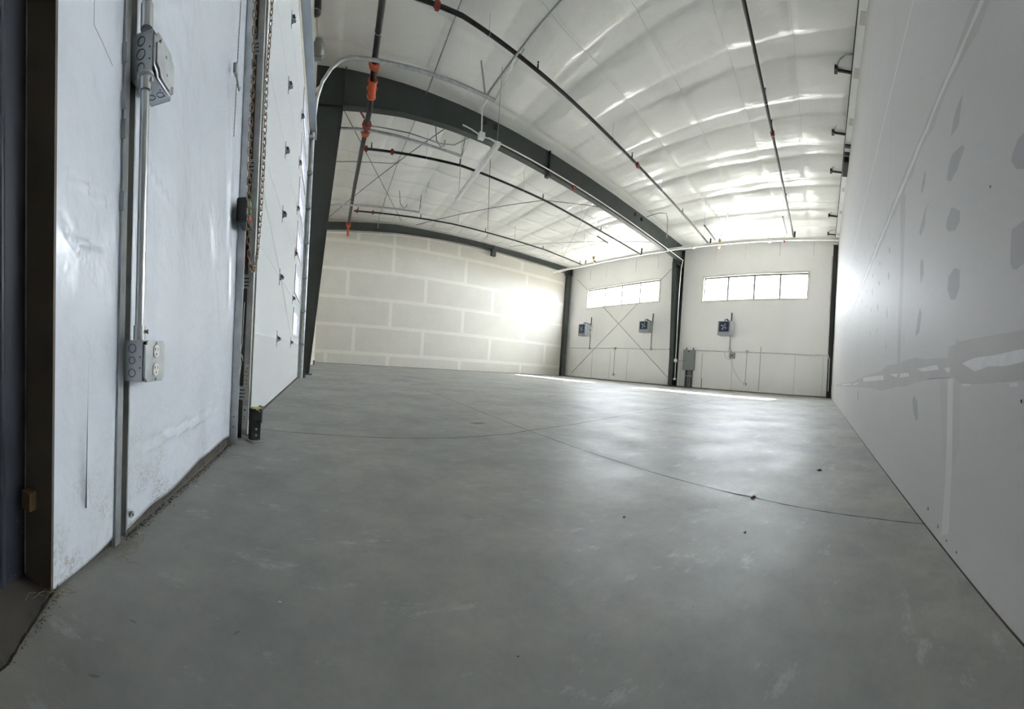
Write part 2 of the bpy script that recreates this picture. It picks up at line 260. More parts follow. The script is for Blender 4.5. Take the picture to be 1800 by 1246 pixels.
# ============================================================ THE SETTING
def struct(o): o['kind'] = 'structure'; return o
FLOORM = floor_material()
g = MB(); g.box8([V3(x, y, z) for z in (-.5, -.06) for x, y in ((-60, -60), (80, -60), (80, 90), (-60, 90))])
struct(tag(g.build('ground', ASPH), 'unseen pale concrete ground outside, added to bounce daylight in'))  # out of view, added so daylight bounces up to the ceiling
f = MB(); f.box8([V3(x, y, z) for z in (-.05, 0) for x, y in ((-1.4, -1.2), (13.9, -1.2), (13.9, 18.2), (-1.4, 18.2))])
floor = struct(tag(f.build('floor', FLOORM), 'polished grey concrete slab with saw-cut joints'))
def groove(name, pts, wd, z=.0012, m=JOINT, parent=floor):
    mb = MB(); pts = [Vector((p[0], p[1], 0)) for p in pts]; L_, R2 = [], []
    for i, p in enumerate(pts):
        d = (pts[min(i + 1, len(pts) - 1)] - pts[max(i - 1, 0)]).normalized(); n = V3(-d.y, d.x, 0); ww = wd * (1 + .25 * math.sin(i * 5.1))
        L_.append(p + n * ww / 2 + UP * z); R2.append(p - n * ww / 2 + UP * z)
    k = len(pts); mb.face_list(L_ + R2, [(i, i + 1, k + i + 1, k + i) for i in range(k - 1)]); o = mb.build(name, m, parent); return o
def densify(pts, n=10):
    out = []
    for (a, b) in zip(pts[:-1], pts[1:]):
        for k in range(n): t = k / n; out.append((a[0] + (b[0] - a[0]) * t + random.uniform(-.0012, .0012), a[1] + (b[1] - a[1]) * t))
    out.append(pts[-1]); return out
groove('control_joint', densify([(1.30, -.12), (1.335, .06), (1.352, .25), (1.38, .55), (1.378, 1.27), (1.373, 2.24), (1.37, 3.6), (1.34, 5.2), (1.32, 8.2)]), .0062)
groove('control_joint', densify([(-.43, 2.063), (.38, 2.05), (.74, 2.07), (1.185, 2.158), (1.378, 2.25), (1.856, 2.39), (2.96, 2.77), (4.3, 3.12), (7.0, 3.9)]), .0085)
th = MB(); th.face_list([V3(x, y, .002) for x, y in ((-.468, .475), (-.40, .30), (-.385, .22), (-.375, .05), (-.40, -.40), (-1.2, -.40), (-1.2, .475))], [tuple(range(7))])
tag(th.build('door_threshold', THRESH, floor), 'dusty brown-grey sill outside the slab edge')
groove('slab_edge_crack', densify([(-.47, .475), (-.452, .42), (-.425, .36), (-.400, .30), (-.386, .22), (-.377, .05), (-.40, -.4)], 9), .0045, .003)
def blotch(name, c, r, m, ang=0, asp=.5, z=.001, n=26, seed=1):
    rnd = random.Random(seed); mb = MB(); vs = []
    for k in range(n):
        a = 2 * math.pi * k / n; q = r * rnd.uniform(.65, 1.1); x, y = q * math.cos(a), q * asp * math.sin(a)
        vs.append(V3(c[0] + x * math.cos(ang) - y * math.sin(ang), c[1] + x * math.sin(ang) + y * math.cos(ang), z))
    mb.face_list(vs, [tuple(range(n))]); return mb.build(name, m, floor)
STAIN = mat('tan_floor_stain', (0.20, 0.185, 0.155), .8, var=.1); STAIN2 = mat('grey_floor_stain', (0.17, 0.175, 0.17), .6, var=.1)
blotch('floor_stain', (1.10, 2.56), .075, STAIN, .15, .55, seed=3)
for i, (x, y, r, a) in enumerate([(-.143, .557, .008, .9), (.29, 9.2, .2, 0), (2.6, 4.0, .10, .2), (3.4, 4.9, .14, .2), (-.30, .38, .010, .5), (.05, 13.2, .2, 0), (-.31, .50, .008, 0)]):
    blotch('floor_stain', (x, y), r, STAIN2, a, .3, seed=10 + i)

# left wall
wl = MB()
for s0, s1, z0, z1 in ((.475, .703, 0, 6.5), (.737, 1.945, 0, 6.5), (1.945, 6.27, 4.03, 6.5), (6.27, 8.41, 0, 6.5), (8.41, 12.79, 4.03, 6.5), (12.79, 17.2, 0, 6.5), (-1.2, .475, 2.3, 6.5)):
    wl.fbox('X', s0, s1, z0, z1, -.18, -.012)
wl.fbox('X', .703, .737, 0, 6.5, -.18, -.07)
wall_left = struct(tag(wl.build('wall_left', CREAM), 'wall with the overhead doors, faced with white plastic'))
def sheet(name, s0, s1, z0f, z1, nx, nz, amp, seed, off=0.0, m=WRAP, parent=None, folds=()):
    rnd = random.Random(seed); ph = [(rnd.uniform(3, 22), rnd.uniform(-6, 6), rnd.uniform(0, 6.3), rnd.uniform(.3, 1)) for _ in range(9)]
    mb = MB(); vs = []
    for i in range(nx + 1):
        s = s0 + (s1 - s0) * i / nx; zb = z0f(s)
        for j in range(nz + 1):
            tz = j / nz; zm = 1.35 if s1 < .7 else 2.1; z = zb + (zm - zb) * tz / .85 if tz < .85 else zm + (z1 - zm) * (tz - .85) / .15
            e = min(1, 8 * min(i / nx, 1 - i / nx))
            o = sum(a * math.sin(kx * s * 1.6 + kz * z * .8 + p) for kx, kz, p, a in ph) * amp / 3
            for (fs, fz, dx, dz, wdt, h) in folds:
                L2 = dx * dx + dz * dz; t = max(0, min(1, ((s - fs) * dx + (z - fz) * dz) / L2)); dd = math.hypot(s - fs - t * dx, z - fz - t * dz)
                o += h * math.exp(-(dd / wdt) ** 2) * math.sin(math.pi * min(1, t + .15)) * (1 if (s - fs) * dz - (z - fz) * dx > 0 else -.6)
            vs.append(at('X', s, z, off + o * e))
    mb.face_list(vs, [(i * (nz + 1) + j, (i + 1) * (nz + 1) + j, (i + 1) * (nz + 1) + j + 1, i * (nz + 1) + j + 1) for i in range(nx) for j in range(nz)], True)
    o = mb.build(name, m, parent); md = o.modifiers.new('thick', 'SOLIDIFY'); md.thickness = .002; md.offset = -1; return o
sheet('plastic_facing', .474, .684, lambda s: .003 + .10 * max(0, s - .50) , 6.1, 60, 210, .0030, 3, parent=wall_left,
      folds=[(.470, .702, .065, -.042, .006, .009), (.525, .664, .13, -.002, .008, .008), (.500, .672, .10, -.060, .005, .006), (.49, .774, .19, -.014, .004, .005), (.474, .60, .05, .012, .004, .003), (.53, 1.25, .06, -.12, .01, .004), (.573, 1.058, .06, -.012, .003, .003)])
sheet('plastic_facing', .742, 1.705, lambda s: .012 + .028 * min(1, (s - .742) * 2) + .006 * math.sin(s * 17), 6.1, 150, 200, .006, 8, parent=wall_left,
      folds=[(.742, .205, .9, -.0, .012, .010), (1.30, .95, .22, -.5, .02, .012), (1.45, 1.5, .12, -.8, .02, .015), (.742, .95, .3, -.12, .015, .006), (1.60, .9, .04, -.7, .014, .012)])
k = MB(); k.fbox('X', .475, .703, 0, .02, -.17, -.006); k.fbox('X', .742, 1.70, 0, .055, -.17, -.008); k.build('sill_kerb', mat('dirty_kerb_concrete', (0.13, 0.115, 0.095), .95, 0, .5, 30, bump=.6, bscale=60), wall_left)
# tear and marker line in the near sheet
tear = MB(); tear.face_list([at('X', .5684, .474, .007), at('X', .5680, .36, .008), at('X', .5665, .22, .009), at('X', .5660, .137, .010), at('X', .5637, .137, .008), at('X', .5655, .25, .008), at('X', .5675, .36, .008)], [(0, 1, 2, 3, 4, 5, 6)]); tear.build('tear', INK, wall_left)
fl = MB(); fl.face_list([at('X', .5690, .47, .008), at('X', .5700, .22, .010), at('X', .576, .150, .012), at('X', .5700, .140, .015), at('X', .5675, .20, .012)], [(0, 1, 2, 3, 4)]); fl.build('torn_flap', WRAP, wall_left)
cr = MB()
for p, q in (((.5690, 1.20), (.5700, 1.064)), ((.5700, 1.064), (.5980, 1.050)), ((.5980, 1.050), (.634, 1.030))): cr.bar(at('X', *p, .007), at('X', *q, .007), .0007, .0007)
cr.build('crease_line', RPATCH, wall_left)
def smear(name, s0, z0, ws, wz, n, m, seed):
    rnd = random.Random(seed); mb = MB()
    for _ in range(n):
        s = s0 + rnd.gauss(0, ws); z = z0 + rnd.gauss(0, wz); r = rnd.uniform(.0006, .0022); h = r * rnd.uniform(.8, 3)
        if z < .03: continue
        mb.face_list([at('X', s - r, z, .0085), at('X', s + r * .2, z - h, .0085), at('X', s + r, z + h * .3, .0085), at('X', s, z + h, .0085)], [(0, 1, 2, 3)])
    o = mb.build(name, m, wall_left); o['kind'] = 'stuff'; return o

st = MB(); st.tube([at('X', .757, .049, .004), at('X', .757, .049, .008)], .008, 14); st.tube([at('X', .757, .049, .008), at('X', .757, .049, .012)], .003, 8); st.build('washer_screw', GALVM, wall_left)
# cream facing above the big doors
gh = MB(); gh.fbox('X', 1.74, 6.5, 4.14, 4.30, -.01, .10); gh.build('door_header', mat('blue_grey_galvanized_header', (.42, .48, .56), .4, .5, .15, 4), wall_left)
gh = MB(); gh.fbox('X', 8.3, 12.9, 4.14, 4.30, -.01, .10); gh.build('door_header', GALV, wall_left)

# person door at the far left edge
d = MB()
d.fbox('X', .4705, .4765, 0, 2.3, -.071, .001)
door_3 = struct(tag(d.build('door_3', BRONZE), 'brown jamb of the dark slate door at the left edge of the photo'))
d = MB()
d.box8([at('X', s, z, o) for z in (0.0, 2.25) for s, o in ((-1.0, -.10), (.4095, -.10), (.4095, -.084), (-1.0, -.084))]); tag(d.build('door_leaf', BLACKV, door_3), 'black leaf edge')
d = MB(); d.fbox('X', .412, .468, 0.0, 2.3, -.12, -.073); d.tube([at('X', .414, 0.0, -.081), at('X', .414, 2.3, -.081)], .009, 12); tag(d.build('door_stop', SLATE, door_3), 'slate blue edge with water drops')
rnd = random.Random(4); d = MB()
for _ in range(26):
    s = rnd.uniform(.425, .462); z = rnd.uniform(.0, .17) ; d.tube([at('X', s, z, -.0735), at('X', s, z, -.0715)], rnd.uniform(.0006, .0013), 7)
o = d.build('water_drops', GLASSW, door_3); o['kind'] = 'stuff'
outb = MB(); outb.fbox('X', -1.2, .4765, 0, 2.35, -.20, -.13); outb.build('door_backing', BLACKV, door_3)
wb = MB(); wb.fbox('X', .4520, .4700, .150, .187, -.064, -.040)
tag(wb.build('wood_block', WOOD, base=at('X', .461, .15, -.05), bevel=.001), 'small raw wood block stuck to the brown jamb beside the slate door', 'wood block')

# back wall with taped boards
wb_ = MB(); wb_.fbox('B', -.2, 15.3, 0, 6.7, -.2, 0)
wall_back = struct(tag(wb_.build('wall_back', BOARD), 'unpainted plasterboard wall with taped joints'))
hs, SH = .535, 1.2192
def strip(fr, a, b, wd, off, m, parent, name, jit=.012, n=24, seed=0, th=.0006):
    rnd = random.Random(seed); d = Vector((b[0] - a[0], b[1] - a[1])); L_ = d.length; d.normalize(); nn = Vector((-d.y, d.x)); t1, t2 = [], []
    for k in range(n + 1):
        c = Vector(a) + d * L_ * k / n; t1.append(c + nn * (wd / 2 + rnd.uniform(-jit, jit))); t2.append(c - nn * (wd / 2 + rnd.uniform(-jit, jit)))
    k2 = n + 1; vs = [at(fr, p.x, p.y, off) for p in t1 + t2]; mb = MB(); mb.face_list(vs, [(i, i + 1, k2 + i + 1, k2 + i) for i in range(n)]); return mb.build(name, m, parent)
for r in range(5): strip('B', (.56, hs + SH * r - .01), (14.5, hs + SH * r - .01), .155, .004, TAPE, wall_back, 'joint_tape', n=80, seed=r)
bj = [[1.018, 3.894, 7.563, 11.258], [2.25, 5.55, 9.221, 12.901], [3.906, 7.592, 11.317], [1.847, 5.558, 9.235, 12.955], [3.914, 7.598, 11.309], [2.232, 3.907, 5.561, 7.161, 10.928, 14.172]]
for r, row in enumerate(bj):
    z0 = 0 if r == 0 else hs + SH * (r - 1); z1 = hs + SH * r if r < 5 else 6.3
    for i, s in enumerate(row): strip('B', (s, z0), (s, z1), .16, .006, TAPE, wall_back, 'joint_tape', n=10, seed=r * 10 + i)
rnd = random.Random(11); mb = MB()
for r in range(6):
    z0 = 0 if r == 0 else hs + SH * (r - 1); z1 = hs + SH * r if r < 5 else 6.2
    s = .85
    while s < 14.2:
        zz = z0 + .2
        while zz < z1 - .12:
            if rnd.random() < (.85 if s < 8 else .6):
                cs, cz, rr = s + rnd.gauss(0, .03), zz + rnd.gauss(0, .03), rnd.uniform(.012, .030); hh = rr * rnd.uniform(1, 2.6)
                mb.face_list([at('B', cs + rr * math.cos(a), cz + hh * math.sin(a), .003) for a in [math.pi * q / 4 for q in range(8)]], [tuple(range(8))])
            zz += .27
        s += .41
o = mb.build('screw_spots', SPOT, wall_back); o['kind'] = 'stuff'
sh = MB(); sh.fbox('B', .56, 14.5, 0, .012, .0, .012); sh.build('floor_gap', JOINT, wall_back)

# window wall
W1 = (10.25, 15.30, 3.90, 4.91); W2 = (3.17, 7.81, 3.75, 4.76)
ww = MB()
for s0, s1, z0, z1 in ((-1.2, W2[0], 0, 6.7), (W2[0], W2[1], 0, W2[2]), (W2[0], W2[1], W2[3], 6.7), (W2[1], W1[0], 0, 6.7), (W1[0], W1[1], 0, W1[2]), (W1[0], W1[1], W1[3], 6.7), (W1[1], 17.6, 0, 6.7)):
    ww.fbox('W', s0, s1, z0, z1, -.16, 0)
wall_front = struct(tag(ww.build('wall_front', WRAPF), 'insulated wall with the two strip windows'))
def vseam(s, z0, z1, wd=.012, m=PALEW, off=.004, jit=.03, seed=0):
    rnd = random.Random(seed); mb = MB(); pts = [at('W', s + rnd.uniform(-jit, jit) * .3, z0 + (z1 - z0) * k / 12, off) for k in range(13)]; mb.tube(pts, wd / 2, 6); return mb.build('facing_seam', m, wall_front)

for i, s in enumerate((2.4, 3.53, 6.2, 8.75, 11.97, 13.2, 14.6)): vseam(s, .05, 1.55, .014, GREYSEAM, seed=i)
for i, s in enumerate((3.0, 4.4, 5.9, 7.3, 10.4, 11.8, 13.9, 15.2)): vseam(s, 5.45, 6.1, .016, GREYSEAM, seed=20 + i)
vseam(4.98, .1, 1.85, .03, PALEW, .006); vseam(7.66, .45, 1.5, .03, PALEW, .006); vseam(7.62, .0, .45, .035, mat('rusty_red_strip', (.20, .07, .05), .8), .006)
for i, (s, z) in enumerate(((2.2, 3.0),)): strip('W', (s, .1), (s + .05, 5.4), .05, .003, GREYSEAM, wall_front, 'facing_seam', n=20, seed=44)
sk = MB(); sk.fbox('W', 2.0, 16.9, 0, .05, 0, .03); sk.build('floor_angle', mat('tan_grimy_floor_angle', (.30, .26, .20), .9, 0, .3, 6), wall_front)
def window(name, W, mull, lab):
    s0, s1, z0, z1 = W; m = MB(); t = .045
    for a, b, c, d_ in ((s0 - .05, s1 + .05, z1, z1 + .07), (s0 - .05, s1 + .05, z0 - .05, z0), (s0 - .07, s0, z0 - .05, z1 + .07), (s1, s1 + .07, z0 - .05, z1 + .07)): m.fbox('W', a, b, c, d_, -.17, .025)
    wn = struct(tag(m.build(name, mat('cream_window_trim', (.70, .68, .62), .5)), lab))
    m = MB()
    for a, b, c, d_ in ((s0, s1, z1 - t, z1), (s0, s1, z0, z0 + t), (s0, s0 + t, z0, z1), (s1 - t, s1, z0, z1)): m.fbox('W', a, b, c, d_, -.12, -.07)
    m.build('window_frame', WFRAME, wn)
    for q in mull: mm = MB(); mm.fbox('W', q - .042, q + .042, z0, z1, -.12, -.06); mm.build('mullion', WFRAME, wn)
    edges = [s0] + list(mull) + [s1]
    for a, b in zip(edges[:-1], edges[1:]): mm = MB(); mm.face_list([at('W', a, z0, -.095), at('W', b, z0, -.095), at('W', b, z1, -.095), at('W', a, z1, -.095)], [(0, 1, 2, 3)]); mm.build('pane', GLASS, wn)
    return wn
window('window_1', W1, (11.48, 12.71, 13.98), 'four-pane strip window over the crossed brace rods'); window('window_2', W2, (4.33, 5.45, 6.65), 'four-pane strip window over the single blue heater')

# right wall
wr = MB(); wr.fbox('R', -1.5, 14.2, 0, 6.7, -.2, 0)
wall_right = struct(tag(wr.build('wall_right', RWALL), 'primed wallboard wall with compound patches'))
def rpatch(name, poly, m, off): 
    mb = MB(); mb.face_list([at('R', a, z, off) for a, z in poly], [tuple(range(len(poly)))]); return mb.build(name, m, wall_right)
for p in D['low_dark']: rpatch('compound_band', p, RFAINT, .0004)
for p in D['low_light']: rpatch('compound_band', p, PALEW, .0008)
for p in D['vband']: rpatch('compound_band', p, RBAND, .0005)
for p in D['band_low']: rpatch('compound_band', p, RBAND, .0010)
for p in D['wband_hi']: rpatch('white_smear', p, RLIGHT, .0016)
for p in D['patch']: rpatch('compound_patch', p, RPATCH, .0006)
strip('R', (.30, 1.565), (13.9, 1.565), .100, .0008, RBAND, wall_right, 'joint_tape', jit=.018, n=160, seed=2)
strip('R', (.30, 1.570), (13.9, 1.570), .030, .0014, PALEW, wall_right, 'joint_tape', jit=.008, n=160, seed=5)
strip('R', (1.6, 2.56), (13.9, 2.56), .035, .0008, PALEW, wall_right, 'joint_tape', jit=.006, n=80, seed=6)
for i, s in enumerate((2.35, 4.2, 6.8)): strip('R', (s, 1.60), (s, 6.2), .045, .0007, RFAINT, wall_right, 'joint_tape', jit=.006, n=20, seed=60 + i)
cj = MB(); cj.bar(at('R', 1.273, .5105, .0025), at('R', 1.033, .5095, .0025), .0010, .0010); cj.build('hairline_crack', INK, wall_right)
mk = MB()
for s, z, h in ((.62, .45, .006), (.79, .98, .006), (3.71, .335, .10), (.42, .37, .004), (1.21, .06, .01), (1.10, .04, .01), (1.02, .03, .006), (.94, .03, .006)): mk.bar(at('R', s, z, .0012), at('R', s, z + h, .0012), .0022, .001)
o = mk.build('nail_marks', INK, wall_right); o['kind'] = 'stuff'
hole = MB(); hole.tube([at('R', .375, .424, .0), at('R', .375, .424, .003)], .0035, 10); hole.build('nail_hole', INK, wall_right)
sh = MB(); sh.fbox('R', .1, 13.6, 0, .003, .0, .003); sh.build('floor_gap', JOINT, wall_right)
# ceiling of sagging vinyl-faced insulation between purlins
_cr = random.Random(5)
_wob = [(_cr.uniform(.6, 4), _cr.uniform(2, 9), _cr.uniform(0, 6), _cr.uniform(.3, 1)) for _ in range(10)]
_ph = [_cr.uniform(.55, 1.25) for _ in range(400)]
def ceil_point(u, v):
    A_ = V3(-.46, -.50, 0).lerp(V3(-1.06, 16.1, 0), v); B_ = V3(13.42, 2.50, 0).lerp(V3(12.91, 17.5, 0), v)
    p = A_.lerp(B_, u); x = p.x + .034 * (p.y - 3); bi = (x - 5.20) / 1.33; k = math.floor(bi); q = bi - k
    rr = v * 17.1 / 1.25; ri = math.floor(rr); yl = rr - ri; amp = _ph[(k * 37 + ri * 11) % 400]; amp2 = _ph[(k * 37 + (ri + 1) * 11) % 400]
    am = amp * (1 - yl) + amp2 * yl
    if q < .30: sag = -.012 * math.sin(math.pi * q / .30) * am
    else: t = (q - .30) / .70; sag = -.072 * (4 * t * (1 - t)) ** .50 * am
    pinch = math.exp(-((min(yl, 1 - yl)) / .07) ** 2)
    w_ = sum(a * math.sin(kx * x * 1.3 + ky * p.y * .7 + ph) for kx, ky, ph, a in _wob) * .004
    cr_ = math.exp(-(min(q, 1 - q, abs(q - .30)) / .10) ** 2); w_ += .007 * cr_ * math.sin(p.y * 41 + 3 * k) * math.sin(p.y * 13 + k)
    rd_ = abs((p.y - 7.5) - (p.x + .17) * .1354); kf = min(1, rd_ / .7); kf = kf * kf * (3 - 2 * kf)
    kb = min(1, max(0, (15.75 + .098 * (p.x + 1.5) - p.y)) / .5)
    return V3(p.x, p.y, ceil_z(p) + (sag * (1 - .35 * pinch) + w_) * (.06 + .94 * kf) * (.1 + .9 * kb) + .010 * pinch)
def ceiling():
    NU, NV = 420, 260
    vs = [ceil_point(-.02 + 1.04 * i / NU, -.04 + 1.08 * j / NV) for j in range(NV + 1) for i in range(NU + 1)]
    mb = MB(); mb.face_list(vs, [(j * (NU + 1) + i, (j + 1) * (NU + 1) + i, (j + 1) * (NU + 1) + i + 1, j * (NU + 1) + i + 1) for j in range(NV) for i in range(NU)], True)
    c = struct(tag(mb.build('ceiling', CEILM), 'shiny white insulation facing sagging between purlins'))
    for k in range(1, 13):
        v = k * 1.25 / 17.1; l = MB(); l.tube([ceil_point(i / 420, v) - UP * .004 for i in range(421)], .0045, 5); l.build('facing_seam', CSEAM, c)
    mb = MB(); mb.box8([V3(x, y, z) for z in (6.75, 6.85) for x, y in ((-1.6, -2.0), (13.75, -2.0), (13.15, 18.4), (-1.6, 18.4))]); mb.build('unseen_roof_deck', WHITE, c)  # deck out of view above the ceiling, added to block light
    return c
ceiling_o = ceiling()
# shut the unseen back corner of the bay
bk = MB(); bk.box8([V3(x, y, z) for z in (0, 6.7) for x, y in ((-1.5, -1.35), (.6, -1.35), (.6, -1.2), (-1.5, -1.2))])
struct(tag(bk.build('wall_rear', CREAM), 'short end wall behind the corner of the bay'))
# ============================================================ STEEL
def vplane(a, b):
    a = V3(a[0], a[1], 0); t = (V3(b[0], b[1], 0) - a).normalized(); n = V3(-t.y, t.x, 0); return a, t, n
RA, RT, RN = vplane((-.17, 7.5), (12.75, 9.25))
def rp(x, z, o=0.0): return RA + RT * ((x - RA.x) / RT.x) + UP * z + RN * o
# left tapered column
t = thing('steel_column', rp(-.65, 0), 'tapered grey-green steel column leaning beside the nearer overhead door', 'column')
m = MB(); m.prism([rp(-.72, 0), rp(-.59, 0), rp(-.37, 2.97), rp(-.175, 5.30), rp(-.165, 6.2), rp(-.79, 6.2), rp(-.77, 5.0)], RN * .012); m.build('web', FRAME, t)
m = MB()
for a, b in (((-.59, 0), (-.37, 2.97)), ((-.37, 2.97), (-.175, 5.30))): m.bar(rp(*a, .04), rp(*b, .04), .012, .14, RN)
m.build('inner_flange', FRAME, t)
m = MB(); m.bar(rp(-.73, 0, .04), rp(-.785, 6.0, .04), .012, .14, RN); m.build('outer_flange', FRAME, t)
m = MB(); m.fbox('X', 7.28, 7.62, 0, .015, .0, .2); m.build('base_plate', FRAME, t)
m = MB(); m.bar(rp(-.76, 5.35, -.03), rp(-.18, 5.38, -.03), .06, .014); m.build('stiffener', FRAME, t)
# mid rafter
bot = [(-.171, 5.40), (1.15, 5.535), (2.18, 5.585), (3.33, 5.606), (5.15, 5.57), (7.02, 5.555), (8.6, 5.534), (10.5, 5.50), (12.0, 5.476), (12.8, 5.46)]
t = thing('steel_rafter', rp(6, 5.5), 'deep grey-green rafter across the middle of the ceiling', 'roof beam')
m = MB(); n = len(bot); top = [(x, ceil_z(rp(x, 0)) + .10) for x, _ in bot]
m.face_list([rp(x, z) for x, z in bot] + [rp(x, z) for x, z in top], [(i, i + 1, n + i + 1, n + i) for i in range(n - 1)])
m.face_list([rp(x, z, .012) for x, z in bot] + [rp(x, z, .012) for x, z in top], [(i + 1, i, n + i, n + i + 1) for i in range(n - 1)]); m.build('web', FRAME, t)
m = MB()
for a, b in zip(bot[:-1], bot[1:]): m.bar(rp(a[0] - .004, a[1], .045), rp(b[0] + .004, b[1], .045), .17, .014)
m.build('bottom_flange', FRAME, t)
m = MB(); m.prism([rp(5.05, 5.56, -.07), rp(5.05, 6.2, -.07), rp(5.05, 6.2, -.001), rp(5.05, 5.56, -.001)], RT * .016); m.build('stiffener', BLACKST, t)
m = MB(); m.box(rp(5.06, 5.50, .0), (.10, .16, .07)); m.build('splice_block', BLACKST, t)
m = MB(); m.prism([rp(-.16, 5.38, -.06), rp(-.16, 6.15, -.06), rp(-.16, 6.15, -.001), rp(-.16, 5.38, -.001)], RT * .02); m.build('end_plate', FRAME, t)
for x, z in ((3.05, 6.0), (3.35, 5.99), (9.1, 5.98), (9.5, 5.97)):
    m = MB(); m.box(rp(x, z, -.03), (.08, .05, .10)); m.build('brace_clip', BLACKST, t)
# window-wall column
t = thing('steel_column', at('W', 9.0, 0, .3), 'grey-green steel column between the two strip windows', 'column')
m = MB(); m.prism([at('W', 9.12, 0, 0), at('W', 9.12, 0, .30), at('W', 9.12, 5.4, .62), at('W', 9.12, 6.2, .62), at('W', 9.12, 6.2, 0)], at('W', .012, 0) - at('W', 0, 0)); m.build('web', FRAME, t)
m = MB(); m.box8([at('W', s, z, o) for z, o0, o1 in ((0, .30, .312), (5.4, .62, .632)) for s, o in ((8.93, o0), (9.14, o0), (9.14, o1), (8.93, o1))]); m.build('inner_flange', FRAME, t)
m = MB(); m.fbox('W', 8.90, 9.40, 0, 6.1, .004, .016); m.build('outer_flange', FRAME, t)
m = MB(); m.fbox('W', 8.85, 9.4, 0, .015, .0, .34); m.build('base_plate', FRAME, t)
m = MB(); m.fbox('W', 8.92, 9.16, 5.3, 5.42, 0.0, .6); m.build('cap_stiffener', BLACKST, t)
# back rafter
brb = [(.56, 5.73), (2.42, 5.866), (3.98, 5.975), (6.2, 6.045), (8.7, 6.085), (10.8, 6.06), (14.3, 6.04)]
t = thing('steel_rafter', at('B', 7, 5.9, .2), 'shallow grey-green rafter along the top of the plasterboard wall', 'roof beam')
m = MB()
for (a, za), (b, zb) in zip(brb[:-1], brb[1:]): m.prism([at('B', a, za, .2), at('B', b, zb, .2), at('B', b, zb + .33, .2), at('B', a, za + .33, .2)], FR['B'][2] * .012)
m.build('web', FRAME, t)
m = MB()
for (a, za), (b, zb) in zip(brb[:-1], brb[1:]): m.bar(at('B', a, za, .2), at('B', b, zb, .2), .16, .014)
m.build('bottom_flange', FRAME, t)
m = MB(); m.fbox('B', 8.83, 9.08, 5.78, 6.12, .16, .30); m.build('hanging_stub', FRAME, t)
m = MB(); m.fbox('B', 8.96, 8.99, 6.08, 6.36, .18, .26); m.build('stiffener', BLACKST, t)
m = MB()
for (a, za), (b, zb) in zip(brb[:-1], brb[1:]): m.bar(at('B', a, za - .085, .04), at('B', b, zb - .085, .04), .03, .045)
tag(m.build('white_edge_trim', PVC, base=at('B', 7, 5.9, .02)), 'thin white trim strip along the plasterboard wall under the shallow rafter', 'trim')
# corner columns
t = thing('steel_column', at('B', 14.0, 0, .2), 'grey-green steel column in the far corner where plasterboard meets window wall', 'column')
m = MB(); m.fbox('B', 14.10, 14.38, 0, 6.3, .02, .22); m.build('shaft', FRAME, t)
m = MB(); m.fbox('B', 14.05, 14.43, 0, .02, .0, .28); m.build('base_plate', FRAME, t)
m = MB(); m.fbox('B', 14.0, 14.42, 5.9, 6.3, .0, .26); m.build('cap_plate', BLACKST, t)
t = thing('steel_column', at('W', 2.12, 0, .05), 'near-black steel column where the window wall meets the right wall', 'column')
m = MB(); m.fbox('W', 2.045, 2.21, 0, 5.80, .0, .10); m.build('shaft', BLACKST, t)
m = MB(); m.fbox('W', 2.045, 2.24, 5.80, 6.02, .0, .12); tag(m.build('top_block', PVC, t), 'white block over the black shaft')

# ceiling edge trim along right wall
t = thing('edge_beam', at('R', 7, 5.9, .08), 'white channel running along the top of the right wall', 'trim beam')
def rz(s): return ceil_z(at('R', s, 0))
m = MB(); m.box8([at('R', s, z, o) for dz in (-.12, .03) for s, o, z in ((-.5, -.005, rz(-.5) + dz), (13.7, -.005, rz(13.7) + dz), (13.7, .135, rz(13.7) + dz), (-.5, .135, rz(-.5) + dz))]); m.build('channel', WHITE, t)
m = MB(); m.box8([at('R', s, z, o) for dz in (-.125, .03) for s, o, z in ((-.5, .136, rz(-.5) + dz), (13.7, .136, rz(13.7) + dz), (13.7, .150, rz(13.7) + dz), (-.5, .150, rz(-.5) + dz))]); m.build('dark_edge', BLACKST, t)
PADM = mat('pale_green_grey_pad', (.52, .54, .50), .6)
for s in (5.07, 6.03, 7.2, 9.81, 11.15, 12.83):
    m = MB(); m.fbox('R', s - .10, s + .10, rz(s) - .128, rz(s) - .121, .01, .10); m.build('pad', PADM, t)
m = MB(); m.fbox('R', 8.35, 8.95, rz(8.6) - .26, rz(8.6) - .121, .005, .13); tag(m.build('junction_box', BLACKST, t), 'black box')
for s in (7.95, 8.22):
    m = MB(); m.fbox('R', s - .05, s + .05, rz(s) - .15, rz(s) - .121, .0, .13); m.build('clamp', BLACKST, t)
labs = ['nearest the camera', 'second from the camera', 'just beyond the black box', 'fourth from the camera', 'nearest the window wall']
br0 = None
for i, s in enumerate((6.05, 7.62, 9.05, 11.5, 12.95)):
    z = rz(s) - .10; b0 = at('R', s, z, .15)
    if br0 is None:
        t = thing('support_bracket', b0, '', 'bracket', 'brackets along the right wall channel'); br0 = t; base0 = b0
        m = MB(); m.bar(at('R', s, z, .15), at('R', s - .02, z, .42), .035, .03); m.build('arm', BLACKST, t)
        m = MB(); m.tube([at('R', s - .28, z + .07, .15), at('R', s - .26, z + .07, .26), at('R', s - .18, z + .05, .36), at('R', s - .03, z + .02, .42)], .013, 6); m.build('hoop', GALVM, t)
        m = MB(); m.fbox('R', s - .08, s + .03, z - .03, z + .06, .39, .45); m.build('clamp', BLACKST, t)
    else: t = copy_tree(br0, b0 - base0)
    t['label'] = 'black bracket under the ceiling on the right wall channel, ' + labs[i]

